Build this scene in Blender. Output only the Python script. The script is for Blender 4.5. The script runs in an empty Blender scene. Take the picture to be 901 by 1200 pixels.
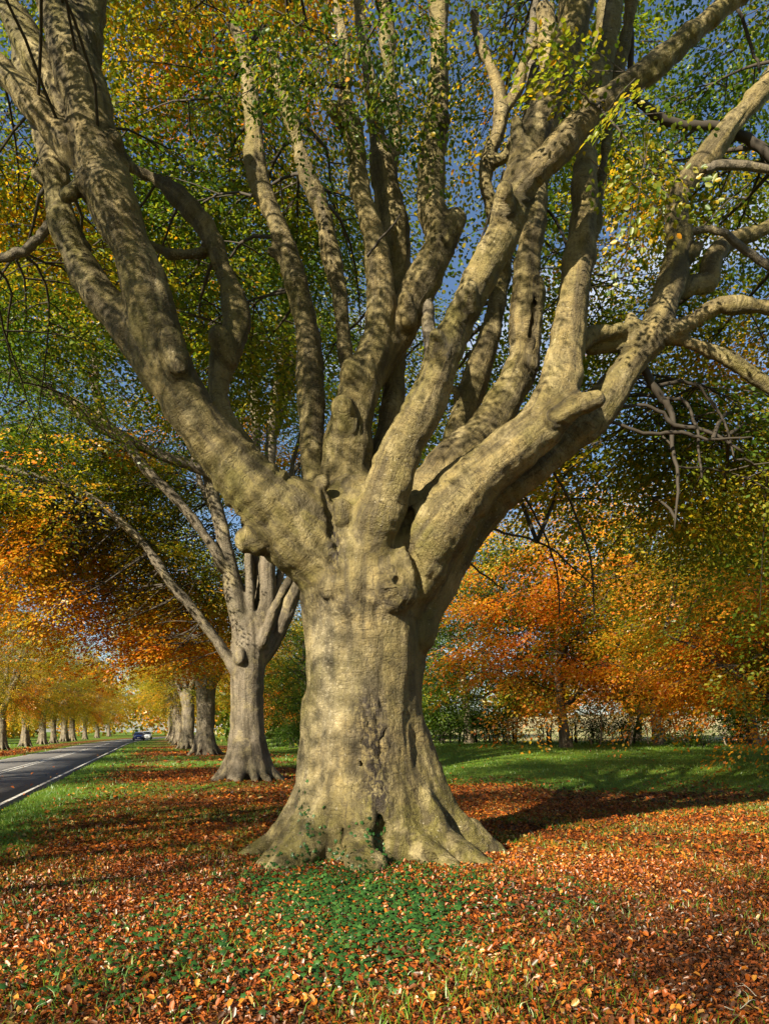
import bpy, math, random
import numpy as np
from mathutils import Vector

random.seed(7)
R0 = np.random.default_rng(11)
SC = bpy.context.scene
COL = SC.collection

# ------------------------------------------------------------------ camera
EYE, FOC, CX, HY = 1.6, 900.0, 450.5, 857.0
cam = bpy.data.cameras.new('camera')
cam.sensor_fit = 'VERTICAL'
cam.sensor_height = 36.0
cam.lens = FOC / 1200.0 * 36.0
cam.shift_y = (HY - 600.0) / 1200.0
cam.clip_start, cam.clip_end = 0.1, 5000
cam_ob = bpy.data.objects.new('camera', cam)
cam_ob.location = (0, 0, EYE)
cam_ob.rotation_euler = (math.radians(90), 0, 0)
COL.objects.link(cam_ob)
SC.camera = cam_ob

# ------------------------------------------------------------------ sky, sun, exposure
SUN_EL, SUN_AZ = math.radians(27.0), math.radians(216.9)     # azimuth clockwise from +Y
w = bpy.data.worlds.new('World')
SC.world = w
w.use_nodes = True
nt = w.node_tree
nt.nodes.clear()
n_out = nt.nodes.new('ShaderNodeOutputWorld')
n_bg = nt.nodes.new('ShaderNodeBackground')
n_sky = nt.nodes.new('ShaderNodeTexSky')
n_sky.sky_type = 'NISHITA'
n_sky.sun_disc = False
n_sky.sun_elevation = SUN_EL
n_sky.sun_rotation = SUN_AZ
n_sky.air_density = 1.0
n_sky.dust_density = 0.6
n_sky.ozone_density = 3.0
n_tc = nt.nodes.new('ShaderNodeTexCoord')
n_map = nt.nodes.new('ShaderNodeMapping')
n_map.inputs['Scale'].default_value = (1.0, 1.0, 2.6)
n_map.inputs['Location'].default_value = (0.35, 0.1, 0.0)
n_noi = nt.nodes.new('ShaderNodeTexNoise')
n_noi.inputs['Scale'].default_value = 2.6
n_noi.inputs['Detail'].default_value = 7
n_noi.inputs['Roughness'].default_value = 0.6
n_rmp = nt.nodes.new('ShaderNodeValToRGB')
n_rmp.color_ramp.elements[0].position = 0.57
n_rmp.color_ramp.elements[1].position = 0.76
n_mix = nt.nodes.new('ShaderNodeMix')
n_mix.data_type = 'RGBA'
n_mix.inputs['B'].default_value = (8.6, 9.0, 9.6, 1)
L = nt.links.new
L(n_tc.outputs['Generated'], n_map.inputs['Vector'])
L(n_map.outputs['Vector'], n_noi.inputs['Vector'])
L(n_noi.outputs['Fac'], n_rmp.inputs['Fac'])
L(n_rmp.outputs['Color'], n_mix.inputs['Factor'])
L(n_sky.outputs['Color'], n_mix.inputs['A'])
L(n_mix.outputs['Result'], n_bg.inputs['Color'])
L(n_bg.outputs['Background'], n_out.inputs['Surface'])
n_bg.inputs['Strength'].default_value = 0.05

sun = bpy.data.lights.new('sun', 'SUN')
sun.energy = 5.0
sun.angle = math.radians(0.5)
sun.color = (1.0, 0.88, 0.68)
sun_ob = bpy.data.objects.new('sun', sun)
SUN_DIR = Vector((math.sin(SUN_AZ) * math.cos(SUN_EL), math.cos(SUN_AZ) * math.cos(SUN_EL), math.sin(SUN_EL)))
sun_ob.rotation_euler = SUN_DIR.to_track_quat('Z', 'Y').to_euler()
sun_ob.location = SUN_DIR * 60
COL.objects.link(sun_ob)

SC.view_settings.view_transform = 'Standard'
SC.view_settings.look = 'None'
SC.view_settings.exposure = 1.55
SC.view_settings.gamma = 1.0
SC.render.engine = 'CYCLES'
SC.cycles.use_denoising = True
SC.cycles.max_bounces = 7
SC.cycles.diffuse_bounces = 2
SC.cycles.glossy_bounces = 2
SC.cycles.transmission_bounces = 5
SC.cycles.transparent_max_bounces = 8
SC.cycles.sample_clamp_indirect = 6

# ------------------------------------------------------------------ small maths
def W(px, py, Y):
    """point at depth Y seen at photograph pixel (px, py)"""
    return np.array([(px - CX) / FOC * Y, Y, EYE + (HY - py) / FOC * Y])

def hash3(ix, iy, iz, seed=0):
    h = (ix.astype(np.int64) * 374761393 + iy.astype(np.int64) * 668265263 + iz.astype(np.int64) * 2147483647 + seed * 974634777) & 0x7fffffff
    h = ((h ^ (h >> 13)) * 1274126177) & 0x7fffffff
    h = ((h ^ (h >> 16)) * 668265263) & 0x7fffffff
    return ((h ^ (h >> 15)) & 0xffff) / 65535.0

def vnoise(P, seed=0):
    """value noise, -1..1"""
    P = np.asarray(P, dtype=np.float64)
    I = np.floor(P).astype(np.int64)
    f = P - I
    f = f * f * (3 - 2 * f)
    out = 0
    for dx in (0, 1):
        wx = f[:, 0] if dx else 1 - f[:, 0]
        for dy in (0, 1):
            wy = f[:, 1] if dy else 1 - f[:, 1]
            for dz in (0, 1):
                wz = f[:, 2] if dz else 1 - f[:, 2]
                out = out + wx * wy * wz * hash3(I[:, 0] + dx, I[:, 1] + dy, I[:, 2] + dz, seed)
    return out * 2 - 1

def fbm(P, oct=3, seed=0):
    a, s, out = 1.0, 1.0, 0
    for k in range(oct):
        out = out + a * vnoise(P * s, seed + k)
        a *= .5
        s *= 2.03
    return out

def sstep(a, b, x):
    t = np.clip((x - a) / (b - a), 0, 1)
    return t * t * (3 - 2 * t)

def unit(v):
    return v / (np.linalg.norm(v, axis=-1, keepdims=True) + 1e-9)

MAIN = np.array([-0.20, 9.65])                    # foot of the big beech
SECOND = np.array([-4.2, 23.6])
def gz(x, y):
    x = np.asarray(x, float); y = np.asarray(y, float)
    right = sstep(1.0, 9.0, x + 0.22 * (y - 20))
    z = 0.85 * right * sstep(16, 48, y)
    z = z + right * 5.5 * sstep(58, 230, y)
    r2 = (x - MAIN[0]) ** 2 + (y - MAIN[1]) ** 2
    z = z + 0.10 * np.exp(-r2 / 3.2)
    r2 = (x - SECOND[0]) ** 2 + (y - SECOND[1]) ** 2
    z = z + 0.14 * np.exp(-r2 / 3.5)
    return z

# ------------------------------------------------------------------ object helpers
def link(name, data, parent=None):
    o = bpy.data.objects.new(name, data)
    COL.objects.link(o)
    if parent is not None:
        o.parent = parent
    return o

def tag(o, label=None, cat=None, group=None, kind=None):
    if label: o['label'] = label
    if cat: o['category'] = cat
    if group: o['group'] = group
    if kind: o['kind'] = kind
    return o

def thing(name, label, cat, loc=(0, 0, 0), rz=0.0, group=None, scale=1.0):
    o = link(name, None)
    o.location = loc
    o.rotation_euler = (0, 0, rz)
    o.scale = (scale,) * 3
    o.empty_display_size = .3
    return tag(o, label, cat, group)

def copy_tree(root, loc, rz, scale, label, group=None):
    r = root.copy()
    COL.objects.link(r)
    r.location = loc
    r.rotation_euler = (0, 0, rz)
    r.scale = (scale,) * 3
    r['label'] = label
    if group: r['group'] = group
    for ch in list(root.children):
        c = ch.copy(); COL.objects.link(c); c.parent = r
        for g in list(ch.children):
            d = g.copy(); COL.objects.link(d); d.parent = c
    return r

def np_mesh(name, V, F, mats, smooth=True, mat_idx=None):
    """V (n,3); F (m,k) array with k = 3 or 4"""
    V = np.asarray(V, np.float32); F = np.asarray(F, np.int32)
    me = bpy.data.meshes.new(name)
    k = F.shape[1]
    me.vertices.add(len(V)); me.vertices.foreach_set('co', V.ravel())
    me.loops.add(F.size); me.loops.foreach_set('vertex_index', F.ravel())
    me.polygons.add(len(F)); me.polygons.foreach_set('loop_start', np.arange(0, F.size, k, dtype=np.int32))
    if smooth:
        me.polygons.foreach_set('use_smooth', np.ones(len(F), bool))
    for m in (mats if isinstance(mats, (list, tuple)) else [mats]):
        me.materials.append(m)
    if mat_idx is not None:
        me.polygons.foreach_set('material_index', np.asarray(mat_idx, np.int32))
    me.update(calc_edges=True)
    return me

def face_attr(me, name, vals):
    a = me.attributes.new(name, 'FLOAT', 'FACE')
    a.data.foreach_set('value', np.asarray(vals, np.float32))

def vert_attr(me, name, vals):
    a = me.attributes.new(name, 'FLOAT', 'POINT')
    a.data.foreach_set('value', np.asarray(vals, np.float32))

def vec_attr(me, name, vals):
    a = me.attributes.new(name, 'FLOAT_VECTOR', 'POINT')
    a.data.foreach_set('vector', np.asarray(vals, np.float32).ravel())

# ------------------------------------------------------------------ materials
class NT:
    def __init__(s, name):
        s.m = bpy.data.materials.new(name)
        s.m.use_nodes = True
        s.t = s.m.node_tree
        s.t.nodes.clear()
        s.out = s.n('OutputMaterial')
    def n(s, typ, **kw):
        nd = s.t.nodes.new('ShaderNode' + typ)
        for k, v in kw.items():
            if k in nd.inputs: nd.inputs[k].default_value = v
            else: setattr(nd, k, v)
        return nd
    def l(s, a, b): s.t.links.new(a, b)
    def ramp(s, src, stops, interp='LINEAR'):
        r = s.n('ValToRGB'); cr = r.color_ramp; cr.interpolation = interp
        while len(cr.elements) < len(stops): cr.elements.new(0.5)
        for e, (p, c) in zip(cr.elements, stops):
            e.position = p; e.color = (*c, 1) if len(c) == 3 else c
        s.l(src, r.inputs['Fac']); return r.outputs['Color']
    def noise(s, vec, scale, detail=4, rough=.55, dist=0.0):
        t = s.n('TexNoise'); t.inputs['Scale'].default_value = scale; t.inputs['Detail'].default_value = detail
        t.inputs['Roughness'].default_value = rough; t.inputs['Distortion'].default_value = dist
        if vec is not None: s.l(vec, t.inputs['Vector'])
        return t.outputs['Fac']
    def mapping(s, vec, scale):
        m = s.n('Mapping'); m.inputs['Scale'].default_value = scale; s.l(vec, m.inputs['Vector']); return m.outputs['Vector']
    def mix(s, f, a, b, typ='MIX'):
        m = s.n('Mix'); m.data_type = 'RGBA'; m.blend_type = typ
        for sock, v in (('Factor', f), ('A', a), ('B', b)):
            i = [q for q in m.inputs if q.name == sock and (q.type == 'RGBA' or (sock == 'Factor' and q.type == 'VALUE'))][0]
            if isinstance(v, (tuple, list)): i.default_value = (*v, 1) if len(v) == 3 else v
            elif isinstance(v, (int, float)): i.default_value = v
            else: s.l(v, i)
        return [q for q in m.outputs if q.type == 'RGBA'][0]
    def math(s, op, a, b=None, c=None):
        m = s.n('Math'); m.operation = op
        for i, v in enumerate((a, b, c)):
            if v is None: continue
            if isinstance(v, (int, float)): m.inputs[i].default_value = v
            else: s.l(v, m.inputs[i])
        return m.outputs[0]

def simple_mat(name, col, rough=.6, metal=0.0, noise_amt=.15, scale=8):
    N = NT(name)
    tc = N.n('TexCoord').outputs['Object']
    f = N.noise(tc, scale, 5)
    c = N.mix(f, tuple(x * (1 - noise_amt) for x in col), tuple(min(1, x * (1 + noise_amt)) for x in col))
    p = N.n('BsdfPrincipled'); p.inputs['Roughness'].default_value = rough; p.inputs['Metallic'].default_value = metal
    N.l(c, p.inputs['Base Color']); N.l(p.outputs[0], N.out.inputs['Surface'])
    return N.m

def bark_mat(name, tone=1.0, green=.5, lichen_sun=True, cols=((.250, .200, .090), (.355, .265, .102), (.145, .125, .025), (.045, .033, .012))):
    N = NT(name)
    bc = N.n('Attribute'); bc.attribute_name = 'bark_co'
    v = bc.outputs['Vector']
    pos = N.n('TexCoord').outputs['Object']
    a = N.noise(pos, .9, 5, .6)
    b = N.noise(pos, 5.0, 7, .68)
    grey, tan, olive, dark = cols
    s = lambda c: tuple(x * tone for x in c)
    c = N.mix(N.ramp(b, [(.38, (0, 0, 0)), (.66, (1, 1, 1))]), s(grey), s(tan))
    gf = N.ramp(a, [(.58 - .25 * green, (0, 0, 0)), (.80 - .25 * green, (.9, .9, .9))])
    ms = N.n('Attribute'); ms.attribute_name = 'moss'
    gf = N.math('MINIMUM', N.math('ADD', gf, N.math('MULTIPLY', ms.outputs['Fac'], N.ramp(b, [(.30, (.25, .25, .25)), (.62, (1, 1, 1))]))), .92)
    c = N.mix(gf, c, s(olive))
    streak = N.noise(N.mapping(v, (5.5, 5.5, .55)), 1.0, 6, .68, .5)
    c = N.mix(N.ramp(streak, [(.45, (0, 0, 0)), (.60, (.82, .82, .82))]), c, s((.070, .054, .026)))
    pale = N.noise(N.mapping(pos, (2.4, 2.4, 1.5)), 1.0, 6, .7, .6)
    c = N.mix(N.ramp(pale, [(.53, (0, 0, 0)), (.66, (.70, .70, .70))]), c, s((.47, .385, .19)))
    # wrinkles across the wood, flutes along it, bumps and pits
    wr = N.noise(N.mapping(v, (7.0, 7.0, 16.0)), 1.0, 5, .6, 2.0)
    fl = N.noise(N.mapping(v, (10.0, 10.0, 1.8)), 1.0, 5, .62, .6)
    sw = N.n('Attribute'); sw.attribute_name = 'seam'; sw = sw.outputs['Fac']
    wr = N.math('MULTIPLY_ADD', N.math('SUBTRACT', wr, .5), sw, .5)
    fl = N.math('MULTIPLY_ADD', N.math('SUBTRACT', fl, .5), sw, .5)
    wart = N.noise(pos, 21.0, 5, .72)
    fine = N.noise(pos, 75.0, 4, .7)
    c = N.mix(N.ramp(wr, [(.33, (.7, .7, .7)), (.46, (0, 0, 0))]), c, s(dark))  # crease and pit shade put into the colour, following the bump noise
    c = N.mix(N.ramp(wart, [(.32, (.7, .7, .7)), (.43, (0, 0, 0))]), c, s(dark))
    c = N.mix(N.ramp(fine, [(.36, (.4, .4, .4)), (.46, (0, 0, 0))]), c, s(dark))
    blot = N.noise(pos, 2.6, 6, .7, .8)
    c = N.mix(N.ramp(blot, [(.28, (.7, .7, .7)), (.44, (0, 0, 0))]), c, s((.085, .068, .040)))
    if lichen_sun:
        sp = N.noise(pos, 30.0, 4, .75)
        zone = N.noise(pos, 1.7, 3, .6)
        lf = N.math('MULTIPLY', N.ramp(sp, [(.62, (0, 0, 0)), (.67, (1, 1, 1))]), N.ramp(zone, [(.46, (0, 0, 0)), (.62, (1, 1, 1))]))
        c = N.mix(N.math('MULTIPLY', lf, .7), c, (.50, .45, .33))
        at = N.n('Attribute'); at.attribute_name = 'lichen_sun'
        sp2 = N.noise(pos, 24.0, 7, .8)
        lf2 = N.math('MULTIPLY', N.math('ADD', .28, N.math('MULTIPLY', .72, N.ramp(sp2, [(.54, (0, 0, 0)), (.61, (1, 1, 1))]))), at.outputs['Fac'])
        c = N.mix(N.math('MULTIPLY', lf2, .8), c, (.58, .50, .33))  # pale lichen together with strong sun put into the bark colour
        rg = N.n('Attribute'); rg.attribute_name = 'rough'
        rn = N.noise(N.mapping(pos, (20, 20, 10)), 1.0, 5, .7, .8)
        c = N.mix(N.math('MULTIPLY', N.ramp(rn, [(.46, (1, 1, 1)), (.60, (0, 0, 0))]), rg.outputs['Fac']), c, s((.03, .022, .014)))
    h = N.math('MULTIPLY_ADD', wr, .55, N.math('MULTIPLY', fl, .7))
    h = N.math('MULTIPLY_ADD', wart, .42, h)
    h = N.math('MULTIPLY_ADD', fine, .10, h)
    h = N.math('MULTIPLY_ADD', blot, .5, h)
    bp = N.n('Bump'); bp.inputs['Strength'].default_value = 1.0; bp.inputs['Distance'].default_value = .055
    N.l(h, bp.inputs['Height'])
    p = N.n('BsdfPrincipled'); p.inputs['Roughness'].default_value = .66
    p.inputs['Specular IOR Level'].default_value = .35
    N.l(c, p.inputs['Base Color']); N.l(bp.outputs[0], p.inputs['Normal']); N.l(p.outputs[0], N.out.inputs['Surface'])
    return N.m

LEAF_STOPS = [(0.0, (.036, .080, .010)), (.22, (.080, .140, .012)), (.38, (.22, .23, .014)), (.50, (.48, .32, .016)),
              (.62, (.58, .235, .012)), (.76, (.54, .125, .008)), (.90, (.33, .055, .008)), (1.0, (.15, .035, .010))]
def leaf_mat(name, trans=.52, stops=LEAF_STOPS, gloss=.03, tscale=1.55):
    N = NT(name)
    at = N.n('Attribute'); at.attribute_name = 'tint'
    c = N.ramp(at.outputs['Fac'], stops)
    d = N.n('BsdfDiffuse'); N.l(c, d.inputs['Color'])
    tr = N.n('BsdfTranslucent'); N.l(N.mix(1.0, c, (tscale, tscale, tscale * .75), 'MULTIPLY'), tr.inputs['Color'])
    m = N.n('MixShader'); m.inputs[0].default_value = trans
    N.l(d.outputs[0], m.inputs[1]); N.l(tr.outputs[0], m.inputs[2])
    g = N.n('BsdfGlossy'); g.inputs['Roughness'].default_value = .42; g.inputs['Color'].default_value = (.8, .85, .8, 1)
    m2 = N.n('MixShader'); m2.inputs[0].default_value = gloss
    N.l(m.outputs[0], m2.inputs[1]); N.l(g.outputs[0], m2.inputs[2]); N.l(m2.outputs[0], N.out.inputs['Surface'])
    return N.m

M_BARK = bark_mat('beech_bark', .76, .70)
M_BARK2 = bark_mat('beech_bark_grey', .62, .30, True, ((.225, .190, .135), (.300, .245, .165), (.130, .118, .050), (.045, .036, .022)))
M_TWIG = simple_mat('twig_bark', (.036, .028, .018), .8)
M_LEAF = leaf_mat('beech_leaf')
M_IVY = leaf_mat('ivy_leaf', .18, [(0, (.010, .036, .009)), (.5, (.022, .076, .014)), (1, (.07, .16, .03))], .035, 1.0)
LIT_STOPS = [(0, (.05, .022, .010)), (.25, (.14, .048, .014)), (.5, (.32, .072, .010)), (.72, (.45, .128, .011)), (.90, (.47, .22, .030)), (1, (.42, .29, .11))]
M_LIT = leaf_mat('fallen_leaf', .16, LIT_STOPS, .05, 1.0)
M_GRASS = leaf_mat('grass_blade', .35, [(0, (.035, .095, .008)), (.5, (.09, .21, .012)), (.8, (.20, .27, .02)), (1, (.34, .30, .09))], .05)

# ------------------------------------------------------------------ tubes
def catmull(pts, sub):
    P = np.asarray(pts, float)
    if len(P) < 3:
        t = np.linspace(0, 1, sub + 1)[:, None]
        return P[0] + (P[-1] - P[0]) * t
    Q = np.vstack([2 * P[0] - P[1], P, 2 * P[-1] - P[-2]])
    out = []
    for i in range(1, len(Q) - 2):
        p0, p1, p2, p3 = Q[i - 1], Q[i], Q[i + 1], Q[i + 2]
        t = np.linspace(0, 1, sub, endpoint=False)[:, None]
        out.append(.5 * ((2 * p1) + (-p0 + p2) * t + (2 * p0 - 5 * p1 + 4 * p2 - p3) * t ** 2 + (-p0 + 3 * p1 - 3 * p2 + p3) * t ** 3))
    out.append(Q[-2][None])
    return np.vstack(out)

def frames(P):
    T = np.gradient(P, axis=0); T = unit(T)
    U = np.zeros_like(T)
    u = np.cross(T[0], [0.31, 0.17, 0.93]);
    if np.linalg.norm(u) < .1: u = np.cross(T[0], [1, 0, 0])
    u = u / np.linalg.norm(u)
    for i in range(len(T)):
        u = u - T[i] * np.dot(u, T[i]); u = u / (np.linalg.norm(u) + 1e-9)
        U[i] = u
    return T, U, np.cross(T, U)

class Tubes:
    def __init__(s): s.V, s.F, s.B, s.n = [], [], [], 0
    def add(s, P, rad, sides=6, cap=True):
        P = np.asarray(P, float); rad = np.asarray(rad, float)
        T, U, Bn = frames(P)
        a = np.linspace(0, 2 * np.pi, sides, endpoint=False)
        ring = U[:, None] * np.cos(a)[None, :, None] + Bn[:, None] * np.sin(a)[None, :, None]
        V = P[:, None] + ring * rad[:, None, None]
        al = np.concatenate([[0], np.cumsum(np.linalg.norm(np.diff(P, axis=0), axis=1))])
        B = np.stack([np.cos(a)[None] * rad[:, None], np.sin(a)[None] * rad[:, None], np.repeat(al[:, None], sides, 1)], -1)
        n = len(P)
        i = np.arange(n - 1)[:, None] * sides; j = np.arange(sides)[None]; k = (j + 1) % sides
        F = np.stack([i + j, i + k, i + sides + k, i + sides + j], -1).reshape(-1, 4)
        s.V.append(V.reshape(-1, 3)); s.B.append(B.reshape(-1, 3)); s.F.append(F + s.n); s.n += n * sides
        if cap:
            s.V.append((P[-1] + T[-1] * rad[-1] * .6)[None]); s.B.append(np.array([[0, 0, al[-1]]]))
            tip = s.n; s.n += 1
            b = tip - sides
            q = np.arange(0, sides, 2)
            s.F.append(np.stack([b + q, b + (q + 1) % sides, b + (q + 2) % sides, np.full_like(q, tip)], -1))
    def mesh(s, name, mat):
        me = np_mesh(name, np.vstack(s.V), np.vstack(s.F), mat)
        vec_attr(me, 'bark_co', np.vstack(s.B)); vert_attr(me, 'seam', np.ones(len(me.vertices)))
        return me

# ------------------------------------------------------------------ solid wood: distance field, meshed by surface nets
class Wood:
    def __init__(s, lo, hi, h):
        s.lo, s.h = np.array(lo, float), h
        s.n = np.ceil((np.array(hi) - s.lo) / h).astype(int) + 1
        s.F = np.full(s.n, 1.0, np.float32)
        s.chains = []              # (name index, P, rad)
    def box(s, lo, hi):
        a = np.maximum(np.floor((lo - s.lo) / s.h).astype(int), 0)
        b = np.minimum(np.ceil((hi - s.lo) / s.h).astype(int) + 1, s.n)
        return (a, b) if np.all(b > a) else None
    def grid(s, a, b):
        return [(s.lo[k] + np.arange(a[k], b[k]) * s.h).astype(np.float32) for k in range(3)]
    def chain_field(s, P, R, pad=.25, sq=None):
        bb = s.box((P - R[:, None]).min(0) - pad, (P + R[:, None]).max(0) + pad)
        if bb is None: return None
        a, b = bb
        D = np.full(b - a, 1.0, np.float32)
        for i in range(len(P) - 1):
            p, q, r0, r1 = P[i], P[i + 1], R[i], R[i + 1]
            m = max(r0, r1) + pad
            sb = s.box(np.minimum(p, q) - m, np.maximum(p, q) + m)
            if sb is None: continue
            c, d = np.maximum(sb[0], a), np.minimum(sb[1], b)
            if not np.all(d > c): continue
            x, y, z = s.grid(c, d)
            X = x[:, None, None] - p[0]; Y = y[None, :, None] - p[1]; Z = z[None, None, :] - p[2]
            v = q - p; L2 = float(v @ v) + 1e-9
            t = np.clip((X * v[0] + Y * v[1] + Z * v[2]) / L2, 0, 1)
            dd = np.sqrt((X - t * v[0]) ** 2 + (Y - t * v[1]) ** 2 + (Z - t * v[2]) ** 2) - (r0 + t * (r1 - r0))
            sl = tuple(slice(c[k] - a[k], d[k] - a[k]) for k in range(3))
            D[sl] = np.minimum(D[sl], dd)
        return a, b, D
    def add(s, P, R, k=.1, owner=None):
        P = np.asarray(P, float); R = np.asarray(R, float)
        f = s.chain_field(P, R)
        if owner is not None: s.chains.append((owner, P, R))
        if f is None: return
        a, b, D = f
        sl = tuple(slice(a[q], b[q]) for q in range(3))
        G = s.F[sl]
        hh = np.maximum(k - np.abs(G - D), 0) / k
        s.F[sl] = np.minimum(G, D) - hh * hh * k * .25
    def cut(s, P, R, k=.04):
        P = np.asarray(P, float); R = np.asarray(R, float)
        f = s.chain_field(P, R, .12)
        if f is None: return
        a, b, D = f
        sl = tuple(slice(a[q], b[q]) for q in range(3))
        G = s.F[sl]; D = -D
        hh = np.maximum(k - np.abs(G - D), 0) / k
        s.F[sl] = np.maximum(G, D) + hh * hh * k * .25
    def surface(s):
        F = s.F; S = F < 0
        cnt = np.zeros(s.n - 1, np.uint8)
        sl = lambda d, m: slice(d, m - 1 + d)
        cor = [(i, j, k) for i in (0, 1) for j in (0, 1) for k in (0, 1)]
        for c in cor:
            cnt += S[sl(c[0], s.n[0]), sl(c[1], s.n[1]), sl(c[2], s.n[2])]
        act = np.argwhere((cnt > 0) & (cnt < 8))
        idx = np.full(s.n - 1, -1, np.int32)
        idx[act[:, 0], act[:, 1], act[:, 2]] = np.arange(len(act))
        acc = np.zeros((len(act), 3)); num = np.zeros(len(act))
        val = {c: F[act[:, 0] + c[0], act[:, 1] + c[1], act[:, 2] + c[2]] for c in cor}
        for c in cor:
            for ax in range(3):
                if c[ax]: continue
                e = list(c); e[ax] = 1; e = tuple(e)
                f0, f1 = val[c], val[e]
                x = (f0 < 0) != (f1 < 0)
                t = np.where(x, f0 / np.where(x, f0 - f1, 1), 0)
                pt = np.tile(np.array(c, float), (len(act), 1)); pt[:, ax] += t
                acc += pt * x[:, None]; num += x
        V = s.lo + (act + acc / num[:, None]) * s.h
        quads = []
        for ax in range(3):
            b, c = (ax + 1) % 3, (ax + 2) % 3
            A0 = [slice(None)] * 3; A1 = [slice(None)] * 3
            A0[ax] = slice(0, -1); A1[ax] = slice(1, None)
            s0, s1 = S[tuple(A0)], S[tuple(A1)]
            for flip in (0, 1):
                e = np.argwhere((s0 & ~s1) if not flip else (~s0 & s1))
                e = e[(e[:, b] > 0) & (e[:, c] > 0) & (e[:, b] < s.n[b] - 1) & (e[:, c] < s.n[c] - 1)]
                def at(db, dc):
                    q = e.copy(); q[:, b] -= db; q[:, c] -= dc
                    return idx[q[:, 0], q[:, 1], q[:, 2]]
                Q = np.stack([at(1, 1), at(0, 1), at(0, 0), at(1, 0)], -1)
                if flip: Q = Q[:, ::-1]
                quads.append(Q)
        Fq = np.vstack(quads)
        return V, Fq[(Fq >= 0).all(1)]

def vnormals(V, F):
    n = np.cross(V[F[:, 2]] - V[F[:, 0]], V[F[:, 3]] - V[F[:, 1]])
    N = np.stack([np.bincount(F.ravel(), np.repeat(n[:, k], 4), len(V)) for k in range(3)], -1)
    return unit(N)

def bark_coords(V, chains, nown):
    """nearest chain of each vertex: owner, coordinates in its own frame"""
    best = np.full(len(V), 9.0); second = np.full(len(V), 9.0); own = np.zeros(len(V), int); co = np.zeros((len(V), 3))
    for o, P, R in chains:
        lo, hi = P.min(0) - R.max() - .3, P.max(0) + R.max() + .3
        m = np.where(((V > lo) & (V < hi)).all(1))[0]
        if not len(m): continue
        T, U, B = frames(P)
        al = np.concatenate([[0], np.cumsum(np.linalg.norm(np.diff(P, axis=0), axis=1))])
        bd = np.full(len(m), 9.0); bc = np.zeros((len(m), 3))
        for i in range(len(P) - 1):
            v = P[i + 1] - P[i]; d = V[m] - P[i]
            t = np.clip(d @ v / (v @ v + 1e-9), 0, 1)
            rel = d - t[:, None] * v
            dist = np.linalg.norm(rel, axis=1) - (R[i] + t * (R[i + 1] - R[i]))
            k = dist < bd
            bd[k] = dist[k]
            bc[k] = np.stack([rel @ U[i], rel @ B[i], al[i] + t * (al[i + 1] - al[i])], -1)[k]
        k = bd < best[m]
        same = own[m] == o
        second[m] = np.where(k, np.where(same, second[m], best[m]), np.where(same, second[m], np.minimum(second[m], bd)))
        best[m[k]] = bd[k]; own[m[k]] = o; co[m[k]] = bc[k]
    return own, co + own[:, None] * np.array([3.1, 1.7, 5.3]), sstep(.0, .16, second - best)

def smooth_co(V, F, own, co, trunk_c, it=4):
    co = co.copy()
    m0 = own == 0
    co[m0] = V[m0] - trunk_c
    a = np.concatenate([F[:, 0], F[:, 1], F[:, 2], F[:, 3]]); b = np.concatenate([F[:, 1], F[:, 2], F[:, 3], F[:, 0]])
    k = own[a] == own[b]; a, b = a[k], b[k]
    n = np.bincount(a, minlength=len(V)) + np.bincount(b, minlength=len(V)) + 1.0
    for _ in range(it):
        co = np.stack([(co[:, q] + np.bincount(a, co[b, q], len(V)) + np.bincount(b, co[a, q], len(V))) / n for q in range(3)], -1)
    return co

def split_wood(V, F, N, own, names, parent, mat, co, extra=None):
    """one mesh object per owner, shading continuous across the cuts"""
    fo = np.array(own)[F]
    fown = np.where((fo[:, 0] == fo[:, 1]) | (fo[:, 0] == fo[:, 2]), fo[:, 0], fo[:, 3])
    out = {}
    for k, nm in enumerate(names):
        f = F[fown == k]
        if not len(f): continue
        u, inv = np.unique(f.ravel(), return_inverse=True)
        me = np_mesh(nm, V[u], inv.reshape(-1, 4), mat)
        vec_attr(me, 'bark_co', co[u])
        if extra:
            for an, av in extra.items(): vert_attr(me, an, av[u])
        me.normals_split_custom_set_from_vertices(N[u].astype(np.float32))
        out[k] = link(nm, me, parent)
    return out

# ------------------------------------------------------------------ leaves
def leaf_quads(P, D, Nn, S, hi=False, wide=.62, fold=.25, curl=0.0):
    """P base, D direction, Nn normal, S length -> verts, quads (1 or 2 per leaf)"""
    side = np.cross(Nn, D)
    S = S[:, None]
    if not hi:
        a = P; c = P + D * S
        b = P + D * S * .45 + side * S * wide * .5 + Nn * S * fold * .3
        d = P + D * S * .5 - side * S * wide * .5 + Nn * S * fold * .3
        V = np.stack([a, b, c, d], 1).reshape(-1, 3)
        F = np.arange(len(V)).reshape(-1, 4)
        return V, F
    cu = curl[:, None] if isinstance(curl, np.ndarray) else curl
    tipz = Nn * S * cu
    b0 = P; t0 = P + D * S * (1 - .15 * np.abs(cu)) + tipz
    l1 = P + D * S * .30 + side * S * wide * .46 + Nn * S * fold * .4
    l2 = P + D * S * .68 + side * S * wide * .40 + Nn * S * fold * .4 + tipz * .5
    r1 = P + D * S * .30 - side * S * wide * .46 + Nn * S * fold * .4
    r2 = P + D * S * .68 - side * S * wide * .40 + Nn * S * fold * .4 + tipz * .5
    V = np.stack([b0, l1, l2, t0, r2, r1], 1).reshape(-1, 3)
    i = np.arange(len(P))[:, None] * 6
    F = np.concatenate([i + np.array([[0, 3, 2, 1]]), i + np.array([[0, 5, 4, 3]])], 1).reshape(-1, 4)
    return V, F

def rand_unit(rng, n):
    return unit(rng.normal(size=(n, 3)))

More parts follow.
